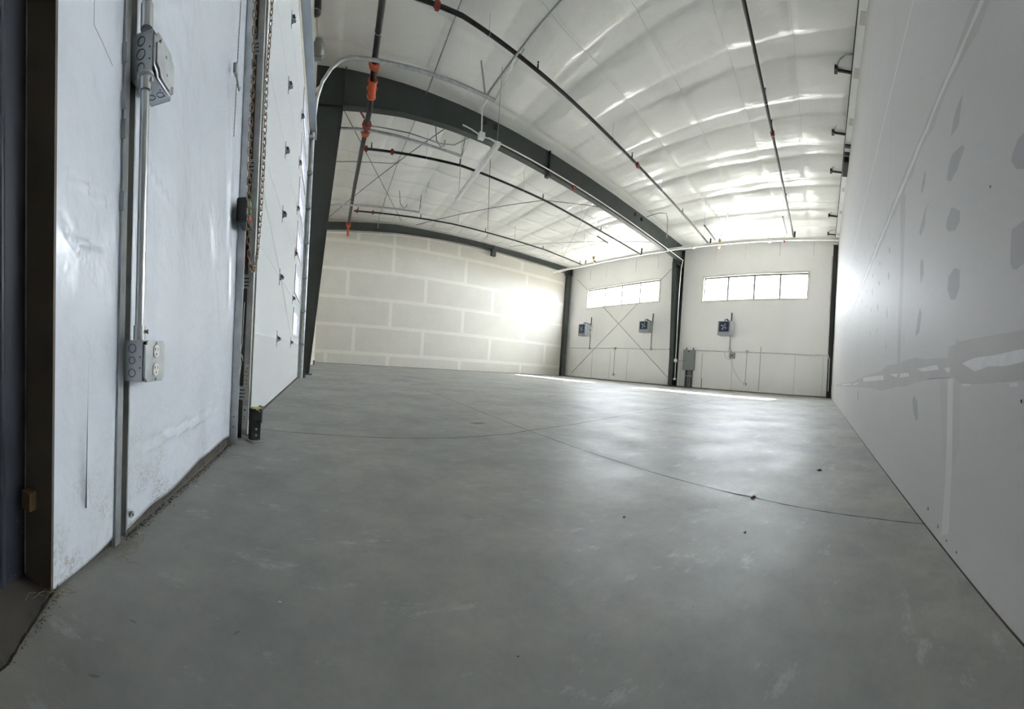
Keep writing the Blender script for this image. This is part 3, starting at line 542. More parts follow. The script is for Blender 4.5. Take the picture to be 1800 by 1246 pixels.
# ============================================================ OVERHEAD DOORS
def overhead_door(name, s0, s1, lab, cols, pane_cols, n=7, P=.575):
    top = P * n; bk = MB(); bk.fbox('X', s0, s1, .012, .03, -.07, -.035)
    d = struct(tag(bk.build(name, JOINT), lab)); 
    for k in range(n):
        z0, z1 = k * P + (.012 if k == 0 else .002), (k + 1) * P - .002; m = MB(); e = .095; cuts = []
        if k > 0:
            cuts = pane_cols
        if not cuts: m.fbox('X', s0, s1, z0, z1, -.065, -.02)
        else:
            prev = s0
            for a, b in cuts: m.fbox('X', prev, a, z0, z1, -.065, -.02); m.fbox('X', a, b, z0, z0 + e, -.065, -.02); m.fbox('X', a, b, z1 - e, z1, -.065, -.02); prev = b
            m.fbox('X', prev, s1, z0, z1, -.065, -.02)
        pn = m.build('door_panel', DOORM, d)
        for a, b in cuts:
            m = MB(); w_ = .035
            for q in ((a, b, z0 + e, z0 + e + w_), (a, b, z1 - e - w_, z1 - e), (a, a + w_, z0 + e, z1 - e), (b - w_, b, z0 + e, z1 - e)): m.fbox('X', *q, -.03, -.008)
            fr = m.build('window_frame', WHITE, pn)
            m = MB(); m.face_list([at('X', q, z, -.045) for q, z in ((a, z0 + e), (b, z0 + e), (b, z1 - e), (a, z1 - e))], [(0, 1, 2, 3)]); m.build('pane', FROST, pn)
    m = MB(); m.fbox('X', s0, s1, 0, .014, -.07, -.01); m.build('bottom_seal', mat('grey_brown_seal', (.10, .09, .08), .8), d)
    proto = None
    for s in cols:
        for k in range(1, n):
            z = k * P
            if proto is None:
                m = MB(); m.fbox('X', s - .010, s + .010, z - .075, z + .075, -.02, -.016); m.prism([at('X', s - .022, z - .02, -.018), at('X', s + .022, z - .02, -.018), at('X', s + .016, z - .02, .022), at('X', s - .016, z - .02, .022)], UP * .004)
                m.prism([at('X', s - .014, z - .035, -.018), at('X', s - .014, z + .035, -.018), at('X', s - .014, z, .026)], FR['X'][1] * .003); m.prism([at('X', s + .014, z - .035, -.018), at('X', s + .014, z + .035, -.018), at('X', s + .014, z, .026)], FR['X'][1] * .003)
                proto = m.build('hinge', GALVM, d); h0 = (s, z)
                mm = MB(); mm.tube([at('X', s - .03, z + .004, .006), at('X', s + .03, z + .004, .006)], .011, 10); pin0 = mm.build('roller', BLACKP, proto)
            else:
                h = proto.copy(); C.objects.link(h); h.parent = d; h.location = at('X', s, z) - at('X', *h0); r2 = pin0.copy(); C.objects.link(r2); r2.parent = h; r2.location = (0, 0, 0)
    return d
overhead_door('door_1', 1.93, 6.28, 'nearer white sectional overhead door beside the hoist chain', (3.405, 4.76), [(4.93, 5.95)])
overhead_door('door_2', 8.40, 12.8, 'white sectional overhead door behind the tapered column', (10.2, 11.6), [(8.9, 9.9), (11.8, 12.6)])
cb = MB()
for p in [((1.97, .60), (3.40, .575)), ((3.40, .575), (4.76, .575)), ((2.0, 1.60), (3.40, 1.149)), ((3.40, 1.149), (4.76, .60))][2:]: cb.tube([at('X', *p[0], -.008), at('X', *p[1], -.008)], .0012, 5)
tag(cb.build('lift_wire', GALVM, base=at('X', 3.4, 1.149, -.008)), 'thin slack wire crossing the face of the nearer overhead door', 'wire')

# near vertical track assembly of door 1
t = thing('door_track', at('X', 1.8, 0, .03), 'galvanized vertical door track behind the hoist chain', 'door track')
def splate(mb, s_, o0, o1, z0, z1, th=.003): return mb.fbox('X', s_, s_ + th, z0, z1, o0, o1)      # plate square to the wall, facing back along it
m = MB(); splate(m, 1.708, -.012, .037, 0, 4.3); m.fbox('X', 1.708, 1.720, 0, 4.3, .034, .037); m.build('jamb_angle', GALV, t)
m = MB(); splate(m, 1.838, -.012, .030, 0, 4.3); m.build('gap_shade_plate', mat('dark_gap_shade', (.055, .06, .062), .5, .3), t)  # dark plate painted in as the shaded gap between angle and track
m = MB(); splate(m, 1.833, .031, .060, .02, 4.6); m.fbox('X', 1.833, 1.875, .02, 4.6, .0575, .060); m.fbox('X', 1.8335, 1.8345, .02, 4.6, .060, .062); m.build('track_channel', GALV, t)
m = MB(); splate(m, 1.906, .044, .0625, .0, 4.1, .006); m.build('weather_strip', mat('cream_weather_strip', (.60, .58, .53), .5), t)
m = MB(); splate(m, 1.900, .0415, .0440, .0, 4.1, .010); m.build('painted_strip_shade', BLACKST, t)  # black strip standing in for the shade line beside the weather strip
hl = MB()
for z in [.62 + .030 * k for k in range(24)]: hl.box8([at('X', q, zz, o) for zz in (z, z + .004) for q, o in ((1.8322, .049), (1.8329, .049), (1.8329, .0525), (1.8322, .0525))])
o = hl.build('slot_holes', PAPER, t); o['kind'] = 'stuff'
for z in (.24, .81, 1.38, 1.95):
    m = MB(); splate(m, 1.824, .010, .052, z - .036, z + .034, .002); splate(m, 1.800, .008, .012, z - .036, z + .034, .026); b = m.build('track_bracket', GALV, t)
    mm = MB()
    for q in (-.022, -.004, .014): splate(mm, 1.8232, .014, .040, z + q - .0028, z + q + .0028, .0008)
    mm.build('slot', BLACKST, b)
    mm = MB(); mm.tube([at('X', 1.824, z, .045), at('X', 1.818, z, .045)], .004, 8); mm.build('bolt', GALVM, b)
m = MB(); splate(m, 1.7065, .006, .036, .045, .165, .0015); m.build('splice_plate', GALV, t)
for z in (.085, .135): mm = MB(); mm.tube([at('X', 1.7064, z, .018), at('X', 1.7058, z, .018)], .0032, 8); mm.build('hole', BLACKP, t)
def sticker(name, o0, o1, z0, z1, m, parent): mb = MB(); splate(mb, 1.8322, o0, o1, z0, z1, .0006); return mb.build(name, m, parent)
def text_mesh(body, size, s, z, off, m, parent, name='lettering'):
    cu = bpy.data.curves.new('tmp', 'FONT'); cu.body = body; cu.size = size; cu.extrude = .0001; cu.align_x = 'CENTER'; cu.align_y = 'CENTER'
    ob = bpy.data.objects.new('tmp', cu); C.objects.link(ob); dg = bpy.context.evaluated_depsgraph_get(); me = bpy.data.meshes.new_from_object(ob.evaluated_get(dg)); me.name = name
    tt, n = FR['X'][1], FR['X'][2]; bs = BASE[parent.name]; p0 = at('X', s, z, off) - bs
    for v in me.vertices: q = v.co.copy(); v.co = p0 - UP * q.x + n * q.y - tt * q.z
    me.materials.clear(); me.materials.append(m); r = bpy.data.objects.new(name, me); C.objects.link(r); r.parent = parent; BASE[r.name] = bs; bpy.data.objects.remove(ob); return r
sticker('track_label', .033, .058, .272, .388, PAPER, t); text_mesh('Trk 2 of 3', .0225, 1.8316, .328, .0445, INK, t)
sticker('track_label', .033, .056, .205, .268, PAPER, t); sticker('track_label', .032, .057, .048, .172, PAPER, t)
text_mesh('4 5 1-', .018, 1.8316, .10, .043, INK, t); m = MB(); m.tube([at('X', 1.8318, .150, .045), at('X', 1.8312, .150, .045)], .006, 12); m.build('round_print', TEAL, t)
rnd = random.Random(3); m = MB()
for k in range(9): z = .211 + .0062 * k; splate(m, 1.8316, .035, .035 + rnd.uniform(.006, .019), z, z + .0014, .0005)
m.build('print_lines', SMUDGE, t)
# lift cables with red tags
t = thing('lift_cable', at('X', 1.815, 1.6, .05), 'black lift cable with red warning tags inside the near door track', 'cable')
m = MB(); m.tube([at('X', 1.80, .55, .016), at('X', 1.802, 1.2, .017), at('X', 1.80, 2.0, .016), at('X', 1.80, 4.2, .016)], .003, 6); m.build('cable', BLACKP, t)
for z0, z1 in ((2.10, 2.24), (1.56, 1.69), (.86, .99)):
    m = MB(); splate(m, 1.794, .008, .022, z0, z1, .002); tg = m.build('warning_tag', REDL, t); m = MB(); splate(m, 1.790, .008, .026, z1 + .004, z1 + .022, .010); m.build('clip', BLACKP, t)
    mm = MB()
    for q in range(5): splate(mm, 1.7935, .011, .018, z0 + .02 + q * .018, z0 + .027 + q * .018, .0004)
    mm.build('print', PAPER, tg)
# control wires twisted at the jamb
m = MB(); m.tube([at('X', 1.79, .28, .016), at('X', 1.79, .34, .020), at('X', 1.785, .39, .026), at('X', 1.79, .43, .017), at('X', 1.79, .50, .026), at('X', 1.79, .58, .027), at('X', 1.795, .70, .028)], .0018, 6)
m.tube([at('X', 1.788, .41, .014), at('X', 1.78, .425, .028), at('X', 1.788, .45, .016), at('X', 1.782, .43, .032), at('X', 1.785, .405, .034)], .0017, 6)
tag(m.build('control_wire', PVC, base=at('X', 1.81, .5, .06)), 'white sensor wire tied in a knot against the near door track', 'wire')
# chain hoist
t = thing('hoist_chain', at('X', 1.45, .78, .15), 'brassy looped hoist chain hanging in front of the near door track', 'chain')
def link_mesh():
    mb = MB(); a = .0125; b = .0060; pts = []
    for k in range(17):
        an = 2 * math.pi * k / 16; pts.append(V3(b * math.cos(an), 0, a * .62 * math.sin(an) + (a * .55 if math.sin(an) > 0 else -a * .55 if math.sin(an) < 0 else 0)))
    mb.tube(pts, .0020, 6, caps=False); o = mb.build('chain_link', RUST); return o
L0 = link_mesh(); C.objects.unlink(L0)
path = [(1.508, 1.95), (1.485, 1.70), (1.462, 1.571), (1.468, 1.35), (1.472, 1.183), (1.455, 1.0), (1.425, .86), (1.40, .80), (1.365, .765), (1.325, .757), (1.285, .785), (1.255, .84), (1.235, .92), (1.222, 1.045), (1.215, 1.2), (1.225, 1.391), (1.205, 1.53), (1.20, 1.95)]
pp = [at('X', s, z, .16) for s, z in path]; seglen = [0]
for a, b in zip(pp[:-1], pp[1:]): seglen.append(seglen[-1] + (b - a).length)
def along(d):
    for i in range(len(pp) - 1):
        if d <= seglen[i + 1]: q = (d - seglen[i]) / (seglen[i + 1] - seglen[i]); return pp[i].lerp(pp[i + 1], q), (pp[i + 1] - pp[i]).normalized()
    return pp[-1], (pp[-1] - pp[-2]).normalized()
d = 0; k = 0; pitch = .0236
while d < seglen[-1]:
    p, dr = along(d); o = L0.copy(); o.name = 'chain_link'; C.objects.link(o); o.parent = t
    q = dr.to_track_quat('Z', 'Y'); o.rotation_mode = 'QUATERNION'; rot = Matrix.Rotation(math.radians(25 + (90 if k % 2 else 0)), 4, 'Z'); o.rotation_quaternion = (q.to_matrix().to_4x4() @ rot).to_quaternion(); o.location = p - BASE[t.name]
    d += pitch; k += 1
    if k >= 100: pitch = .0236; 
bpy.data.objects.remove(L0)
# pull chain with catch
t = thing('pull_chain', at('X', 1.48, 1.55, .03), 'slim bead pull chain with a hooked catch on the white plastic sheet', 'chain')
m = MB(); 
def beads(a, b, n, r=.0030): 
    for k in range(n): p = a.lerp(b, k / n); m.torus(p, (b - a).orthogonal() if k % 2 else FR['X'][2], .0036, .0011, 8, 4)
beads(at('X', 1.50, 1.95, .03), at('X', 1.478, 1.60, .03), 48); m.build('bead_strand', GALVM, t); m = MB(); beads(at('X', 1.478, 1.53, .03), at('X', 1.485, 1.33, .025), 28); m.build('bead_strand', GALVM, t)
m = MB(); m.fbox('X', 1.452, 1.482, 1.565, 1.60, .02, .035); m.bar(at('X', 1.462, 1.57, .03), at('X', 1.485, 1.53, .035), .008, .004); m.tube([at('X', 1.485, 1.53, .035), at('X', 1.505, 1.528, .035), at('X', 1.515, 1.545, .035)], .004, 6); m.build('catch', GALVM, t)
# wall station behind the chain
t = thing('door_control_station', at('X', 1.70, 1.06, .03), 'black push-button box with green and red buttons behind the hoist chain', 'switch box')
m = MB(); m.fbox('X', 1.578, 1.712, 1.022, 1.132, .02, .075); m.build('housing', BLACKP, t, bevel=.012)
for z, mm_ in ((1.112, GREENP), (1.082, GREENP), (1.052, REDP)):
    m = MB(); m.fbox('X', 1.600, 1.640, z - .010, z + .010, .075, .080); m.build('button', mm_, t)
m = MB(); m.tube([at('X', 1.64, 1.13, .05), at('X', 1.66, 1.16, .05), at('X', 1.70, 1.19, .045)], .003, 6); m.build('cord', BLACKP, t)

# steel stud, conduit, boxes on the near wall
t = thing('steel_stud', at('X', .70, 0, .03), 'tall galvanized steel stud standing on the slab left of the outlet box', 'steel stud')
m = MB(); m.fbox('X', .683, .7045, 0, 6.0, -.010, .006); m.build('near_flange', GALVM, t)
m = MB(); m.fbox('X', .7045, .7355, 0, 6.0, -.069, -.064); tag(m.build('web', BLACKST, t), 'recessed web coloured black as shade')  # black colour puts the shade of the stud recess into the web
m = MB(); m.fbox('X', .7355, .7400, 0, 6.0, -.012, .002); m.build('far_flange', GALVM, t)
for z in (1.085, .99, .93, .78):
    m = MB(); m.fbox('X', .680, .683, z - .02, z + .02, .000, .012); m.build('tab', GALVM, t)
t = thing('conduit', at('X', .714, .49, .04), 'shiny steel conduit joining the two boxes on the near stud', 'conduit')
m = MB(); m.tube([at('X', .714, .484, .040), at('X', .714, 1.050, .040)], .0105, 16); m.build('tube', CHROME, t)
m = MB(); m.tube([at('X', .714, .480, .040), at('X', .714, .512, .040)], .0138, 16); c1 = m.build('connector', CHROME, t); m = MB(); m.tube([at('X', .714, .499, .048), at('X', .720, .499, .058)], .0042, 8); m.tube([at('X', .720, .499, .058), at('X', .721, .499, .060)], .0058, 8); m.build('set_screw', GALVM, c1)
m = MB(); m.tube([at('X', .714, 1.015, .040), at('X', .714, 1.047, .040)], .0138, 16); c1 = m.build('connector', CHROME, t); m = MB(); m.tube([at('X', .714, 1.035, .048), at('X', .714, 1.035, .058)], .0042, 8); m.build('set_screw', GALVM, c1); m = MB(); m.tube([at('X', .714, 1.044, .040), at('X', .714, 1.049, .040)], .019, 16); m.build('lock_ring', GALV, t)
m = MB(); m.tube([at('X', .714, 1.142, .040), at('X', .714, 5.9, .040)], .0105, 16); m.tube([at('X', .714, 1.141, .040), at('X', .714, 1.19, .040)], .0138, 16)
tag(m.build('conduit', CHROME, base=at('X', .714, 1.142, .040)), 'shiny steel conduit rising out of the upper metal box', 'conduit')
def jbox(t, s0, s1, z0, z1, o1, kn):
    m = MB(); w_ = .0018
    m.fbox('X', s0, s0 + w_, z0, z1, .002, o1); m.fbox('X', s1 - w_, s1, z0, z1, .002, o1); m.fbox('X', s0, s1, z0, z0 + w_, .002, o1); m.fbox('X', s0, s1, z1 - w_, z1, .002, o1); m.fbox('X', s0, s1, z0, z1, .002, .004); m.build('box_body', GALV, t)
    for (zc, oc, r) in kn:
        m = MB(); m.torus(at('X', s0 - .0002, zc, oc), FR['X'][1], r, .0008, 22, 5); m.build('knockout', BLACKST, t)
    for zc in (z0 + .34 * (z1 - z0), z0 + .60 * (z1 - z0)):
        m = MB(); m.tube([at('X', s0 - .0006, zc, o1 - .006), at('X', s0, zc, o1 - .006)], .0018, 8); m.build('screw_hole', BLACKP, t)
def cover(s0, s1, z0, z1, o, cc=.013):
    return [at('X', s0 + cc, z0, o), at('X', s1 - cc, z0, o), at('X', s1 - cc * .7, z0 + cc * .7, o), at('X', s1, z0 + cc, o), at('X', s1, z1 - cc, o), at('X', s1 - cc * .7, z1 - cc * .7, o), at('X', s1 - cc, z1, o), at('X', s0 + cc, z1, o), at('X', s0 + cc * .7, z1 - cc * .7, o), at('X', s0, z1 - cc, o), at('X', s0, z0 + cc, o), at('X', s0 + cc * .7, z0 + cc * .7, o)]
t = thing('outlet_box', at('X', .73, .385, .03), 'square metal outlet box with a white duplex receptacle on the near stud', 'outlet')
B0, B1, Z0, Z1 = .706, .804, .386, .479
jbox(t, B0, B1, Z0, Z1, .054, ((.461, .027, .0095), (.434, .027, .0078), (.405, .027, .0088)))
m = MB(); m.prism(cover(B0 + .001, B1 + .004, Z0 - .001, Z1 + .001, .055, .010), FR['X'][2] * .007); cv = m.build('cover_plate', GALV, t, bevel=.002)
RC = .757
for zc in (.4555, .4130):
    m = MB(); lp = [at('X', RC + .0165 * max(-.82, min(.82, math.cos(a))), zc + .0150 * math.sin(a), .062) for a in [2 * math.pi * q / 20 for q in range(20)]]; m.prism(lp, FR['X'][2] * .0025); rc = m.build('receptacle', PVC, t)
    m = MB(); m.fbox('X', RC - .008, RC - .006, zc + .001, zc + .0085, .0645, .0649); m.fbox('X', RC + .006, RC + .0077, zc + .001, zc + .0080, .0645, .0649); m.tube([at('X', RC, zc - .007, .0645), at('X', RC, zc - .007, .0649)], .0022, 8); m.fbox('X', RC - .0105, RC - .008, zc + .004, zc + .0055, .0645, .0649); m.build('slots', INK, rc)
for zc in (.4735, .3905): m = MB(); m.tube([at('X', RC, zc, .0620), at('X', RC, zc, .0640)], .0032, 10); m.build('cover_screw', CHROME, t)
m = MB(); m.fbox('X', RC - .020, RC - .009, .431, .437, .0622, .0626); m.build('small_label', PAPER, t)
m = MB(); m.tube([at('X', B0 + .004, Z1 - .006, .056), at('X', B0 + .004, Z1 - .006, .0625)], .004, 8); m.build('corner_screw', BLACKST, t)
t = thing('junction_box', at('X', .73, 1.055, .03), 'blank-covered metal junction box above the outlet on the near stud', 'junction box')
B0, B1, Z0, Z1 = .716, .814, 1.050, 1.143
jbox(t, B0, B1, Z0, Z1, .054, ((1.124, .026, .0090), (1.097, .026, .0105), (1.070, .026, .0090)))
m = MB(); m.prism(cover(B0 + .001, B1 + .004, Z0 - .001, Z1 + .001, .055, .016), FR['X'][2] * .005); m.build('cover_rim', CHROME, t, bevel=.002)
m = MB(); m.prism(cover(B0 + .008, B1 - .002, Z0 + .006, Z1 - .006, .060, .020), FR['X'][2] * .004); m.build('cover_plate', GALV, t, bevel=.0015)
for sc, zc in ((.765, 1.112), (.772, 1.078)): m = MB(); m.tube([at('X', sc, zc, .064), at('X', sc, zc, .0655)], .0028, 8); m.build('cover_screw', CHROME, t)
for oc in (.020, .043):
    m = MB(); m.torus(at('X', .785, Z0 - .0003, oc - .002), UP, .0085, .0008, 20, 5); m.build('knockout', BLACKST, t)
for oc, sc in ((.048, .770), (.048, .792)): m = MB(); m.tube([at('X', sc, Z0 - .0008, oc), at('X', sc, Z0, oc)], .0018, 8); m.build('screw_hole', BLACKP, t)

# photo-eye brackets
def photo_eye(p, sc, lab, scrap=False):
    t = thing('door_sensor', p, lab, 'door sensor', 'door sensors at the foot of the tracks')
    X_, Y_ = FR['X'][2], FR['X'][1]; m = MB(); u = (X_ * .62 - Y_ * .78).normalized(); v = UP.cross(u)
    def bx(c0, c1, z0, z1, d0, d1): m.box8([p + v * a + u * b + UP * z for z in (z0, z1) for a, b in ((c0, d0), (c1, d0), (c1, d1), (c0, d1))])
    bx(-.026 * sc, .026 * sc, .0, .112 * sc, -.004, .0); bx(-.026 * sc, -.023 * sc, 0, .112 * sc, -.035 * sc, 0); m.build('bracket', BLACKP, t)
    m = MB(); bx(-.030 * sc, .024 * sc, .100 * sc, .165 * sc, -.035 * sc, .012 * sc); m.build('sensor_head', BLACKST, t, bevel=.003 * sc)
    m = MB(); bx(-.040 * sc, .030 * sc, 0, .004, -.030 * sc, .045 * sc); m.build('foot_plate', GALVM, t)
    for z in (.028, .060): m = MB(); m.tube([p + UP * z * sc + u * .001, p + UP * z * sc + u * .003], .0062 * sc, 10); m.build('bolt', GALV, t)
    if scrap:
        m = MB(); bx(-.024, .022, .165, .171, -.03, .010); m.tube([p + UP * .168 + u * .012 - v * .01, p + UP * .150 + u * .016 + v * .01], .003, 5); m.tube([p + UP * .168 + u * .012 + v * .01, p + UP * .162 + u * .016 - v * .012], .003, 5); m.build('foam_scrap', YEL, t)
        m = MB(); bx(.026, .030, .09, .178, -.03, .012); m.build('side_flap', GALVM, t)
    return t
photo_eye(V3(-.402, 1.80, 0), 1.0, 'black door sensor with yellow foam scrap by the near door track', True)
photo_eye(V3(-.585, 6.36, 0), .95, 'black door sensor at the foot of the tapered column')
photo_eye(V3(-.86, 13.1, 0), .95, 'small far black door sensor against the plasterboard wall')
# far tracks
def long_track(pts, lab, hang, r=.030, cat='door track'):
    t = thing('door_track', pts[0], lab, cat); m = MB(); m.tube(pts, r, 6); m.build('track_channel', GALV, t)
    for a, b, w_ in hang: m = MB(); m.bar(a, b, w_, .006); m.build('hanger_angle', GALVM, t)
    return t
s_, o_ = 6.30, .05
base = at('X', s_, 0, o_)
vert = [at('X', s_, z, o_) for z in (0, 1.5, 3.0, 4.3)] + [V3(-.575, 6.12, 4.62), V3(-.50, 6.07, 4.83), V3(-.36, 6.07, 5.05), V3(-.22, 6.07, 5.17), V3(-.05, 6.075, 5.235), V3(.36, 6.08, 5.245), V3(1.14, 6.11, 5.245), V3(1.76, 6.14, 5.245), V3(2.56, 6.20, 5.24)]
t = long_track(vert, 'galvanized track curving up beside the tapered column under the main ceiling bay', [(V3(2.56, 6.20, 5.24), V3(2.86, 5.85, 6.03), .03), (V3(2.56, 6.20, 5.24), V3(2.80, 5.60, 5.85), .03), (V3(2.36, 6.18, 5.24), V3(2.15, 5.95, 5.62), .035), (V3(2.30, 6.2, 5.24), V3(2.42, 6.35, 5.34), .02)])
for z in (.58, 1.15, 1.72, 2.3, 2.88, 3.45, 4.03): m = MB(); m.fbox('X', 6.20, 6.30, z - .02, z + .03, -.01, .06); m.tube([at('X', 6.24, z, .03), at('X', 6.24, z, .075)], .02, 8); m.build('roller', GALVM, t)
for q, p2 in ((5.50, -.52), (4.98, -.56)): m = MB(); m.bar(V3(-.70, 6.3, q - .2), V3(p2 + .02, 6.1, q - .22), .04, .04); m.build('standoff', PVC, t)
m = MB(); m.fbox('X', 6.34, 6.40, 0, 4.3, -.01, .05); m.build('jamb_angle', GALV, t)
long_track([V3(-.60, 8.10, 4.6), V3(-.45, 8.06, 5.1), V3(-.20, 8.05, 5.3), V3(.31, 8.03, 5.3), V3(1.08, 8.10, 5.3), V3(1.91, 8.22, 5.3), V3(2.67, 8.31, 5.3)], 'galvanized track with hooked end just beyond the deep rafter', [(V3(2.67, 8.31, 5.3), V3(2.95, 8.1, 6.1), .03), (V3(2.67, 8.31, 5.3), V3(2.66, 8.0, 5.9), .03)])
long_track([V3(-.80, 12.3, 4.6), V3(-.70, 12.2, 5.1), V3(-.50, 12.15, 5.3), V3(.22, 12.05, 5.3), V3(1.37, 12.03, 5.3), V3(2.47, 12.0, 5.3)], 'galvanized track with hooked end nearest the plasterboard wall', [(V3(2.47, 12.0, 5.3), V3(2.65, 11.6, 6.15), .04), (V3(2.47, 12.0, 5.3), V3(2.55, 12.2, 5.95), .03)])
for pts, lab in (([V3(1.95, 8.2, 5.75), V3(1.99, 8.2, 5.45), V3(2.1, 8.2, 5.32), V3(2.18, 8.2, 5.36), V3(2.2, 8.2, 5.5)], 'bent steel hook hanging beside the track just beyond the deep rafter'), ([V3(1.75, 12.0, 5.9), V3(1.8, 12, 5.5), V3(1.92, 12, 5.35), V3(2.02, 12, 5.42), V3(2.04, 12, 5.5)], 'bent steel hook beside the track nearest the plasterboard wall')):
    m = MB(); m.tube(pts, .014, 6); tag(m.build('steel_hook', GALVM, base=pts[0]), lab, 'hook')

# ============================================================ SPRINKLER PIPES
def head(m, p): m.tube([p, p + UP * .09], .016, 8); m.tube([p + UP * .09, p + UP * .13], .010, 8); m.tube([p + UP * .13, p + UP * .135], .02, 8)
def pipe_line(pts, r, lab, heads, hangers, coups, endup=False, mm=BLACKPIPE):
    t = thing('sprinkler_pipe', pts[0], lab, 'pipe'); m = MB(); m.tube(pts, r, 12); m.build('pipe', mm, t)
    tot = [0]
    for a, b in zip(pts[:-1], pts[1:]): tot.append(tot[-1] + (b - a).length)
    def atx(x):
        for i in range(len(pts) - 1):
            if pts[i].x <= x <= pts[i + 1].x: q = (x - pts[i].x) / (pts[i + 1].x - pts[i].x); return pts[i].lerp(pts[i + 1], q), (pts[i + 1] - pts[i]).normalized()
        return pts[-1], (pts[-1] - pts[-2]).normalized()
    for x in heads: m = MB(); p, _ = atx(x); head(m, p + UP * r * .7); m.build('sprinkler_head', mm, t)
    for x in hangers:
        p, d_ = atx(x); m = MB(); m.tube([p + UP * r, V3(p.x, p.y, ceil_z(p) + .02)], .005, 6); m.torus(p, d_, r + .004, .004, 14, 5); m.build('hanger_rod', GALV, t)
    for x in coups:
        p, d_ = atx(x); m = MB(); m.tube([p - d_ * .045, p + d_ * .045], r + .016, 12); m.box(p + UP * (r + .02), (.06, .05, .03)); m.box(p - UP * (r + .02), (.06, .05, .03)); m.build('coupling', REDST, t)
    if endup: p = pts[-1]; m = MB(); m.tube([p, p + V3(.05, 0, .05), p + V3(.06, 0, .28)], r, 10); m.build('end_riser', mm, t)
    return t
pipe_line([V3(.36, 5.38, 5.70), V3(1.6, 5.42, 5.70), V3(3.4, 5.74, 5.70), V3(5.8, 6.19, 5.70), V3(9.0, 6.78, 5.70), V3(12.1, 7.42, 5.70)], .034, 'black sprinkler branch sweeping across the main bay before the deep rafter', (3.15, 6.28, 9.35), (2.1, 5.45, 7.9), (1.19, 6.55), True)
pipe_line([V3(-.2, 1.42, 5.70), V3(4.28, 2.32, 5.70), V3(6.77, 2.82, 5.70), V3(10.8, 3.66, 5.70), V3(12.35, 3.98, 5.70)], .032, 'black sprinkler branch nearest the right wall', (5.95, 6.75, 9.6), (6.1, 10.2), (6.92,), True)
pipe_line([V3(.37, 9.02, 5.45), V3(2.9, 8.98, 5.45), V3(5.8, 9.36, 5.45), V3(8.1, 9.78, 5.45), V3(11.2, 10.28, 5.45)], .030, 'black sprinkler branch just beyond the deep rafter', (.55, 2.85, 5.65, 8.5), (1.95, 4.9, 7.4), (.42, 1.07), True)
pipe_line([V3(.30, 13.3, 5.60), V3(4, 13.25, 5.60), V3(8.5, 13.6, 5.60), V3(11.25, 14.1, 5.60)], .028, 'black sprinkler branch nearest the plasterboard wall', (.45, 2.8, 5.5, 8.4, 10.9), (1.4, 4.3, 6.9, 9.6), (.42, 1.0), True)
pts = [V3(.40, 1.5, 5.62), V3(.37, 5.4, 5.60), V3(.365, 6.6, 5.56), V3(.375, 7.0, 5.42), V3(.37, 7.35, 5.29), V3(.345, 8.05, 5.30), V3(.31, 9.0, 5.42), V3(.22, 11.5, 5.50), V3(.14, 15.0, 5.62)]
t = thing('sprinkler_main', pts[0], 'thick black sprinkler main with orange couplings running over the tapered column', 'pipe')
m = MB(); m.tube(pts, .055, 16); m.build('pipe', BLACKPIPE, t)
def coup(p, d, m_, L_=.12, r=.075, n='coupling'):
    m = MB(); d = Vector(d).normalized(); m.tube([p - d * L_ / 2, p + d * L_ / 2], r, 16)
    for q in (-1, 1): m.tube([p + d * q * L_ / 2 - d * .012, p + d * q * L_ / 2 + d * .012], r + .014, 16)
    for q in (-1, 1): m.tube([p + V3(q * (r + .012), 0, 0) - UP * .03, p + V3(q * (r + .012), 0, 0) + UP * .03], .016, 8)
    return m.build(n, m_, t)
dd = (pts[3] - pts[2]).normalized()
coup(V3(.366, 6.58, 5.57), (0, 1, -.1), ORANGE, .09); coup(V3(.374, 6.98, 5.43), (0, 1, -.35), ORANGE, .30, .078, 'check_valve'); coup(V3(.35, 7.85, 5.30), (0, 1, 0), REDST, .10); coup(V3(.340, 8.12, 5.31), (0, 1, .1), ORANGE, .12); coup(V3(.145, 14.75, 5.61), (0, 1, .05), ORANGE, .3, .075, 'end_fitting')
m = MB(); m.tube([V3(.14, 15.0, 5.62), V3(.14, 15.1, 5.55), V3(.14, 15.12, 5.25)], .05, 12); m.build('drop_elbow', ORANGE, t)
m = MB(); m.tube([V3(.44, 6.75, 5.50), V3(.45, 6.78, 5.66)], .018, 8); m.build('gauge_valve', BRASS, t)
m = MB(); m.tube([V3(.29, 7.75, 5.36), V3(.16, 7.7, 5.50), V3(.12, 7.7, 5.52)], .018, 8); m.build('side_tap', REDST, t)
m = MB(); m.tube([V3(.365, 5.95, 5.60), V3(.365, 5.95, 6.1)], .006, 6); m.torus(V3(.365, 5.95, 5.59), (0, 1, 0), .060, .006, 16, 5); m.build('hanger_rod', GALV, t)
m = MB(); m.tube([V3(.20, 12.2, 5.5), V3(.20, 12.2, 6.25)], .006, 6); m.torus(V3(.20, 12.2, 5.52), (0, 1, 0), .060, .006, 16, 5); m.build('hanger_rod', GALV, t)

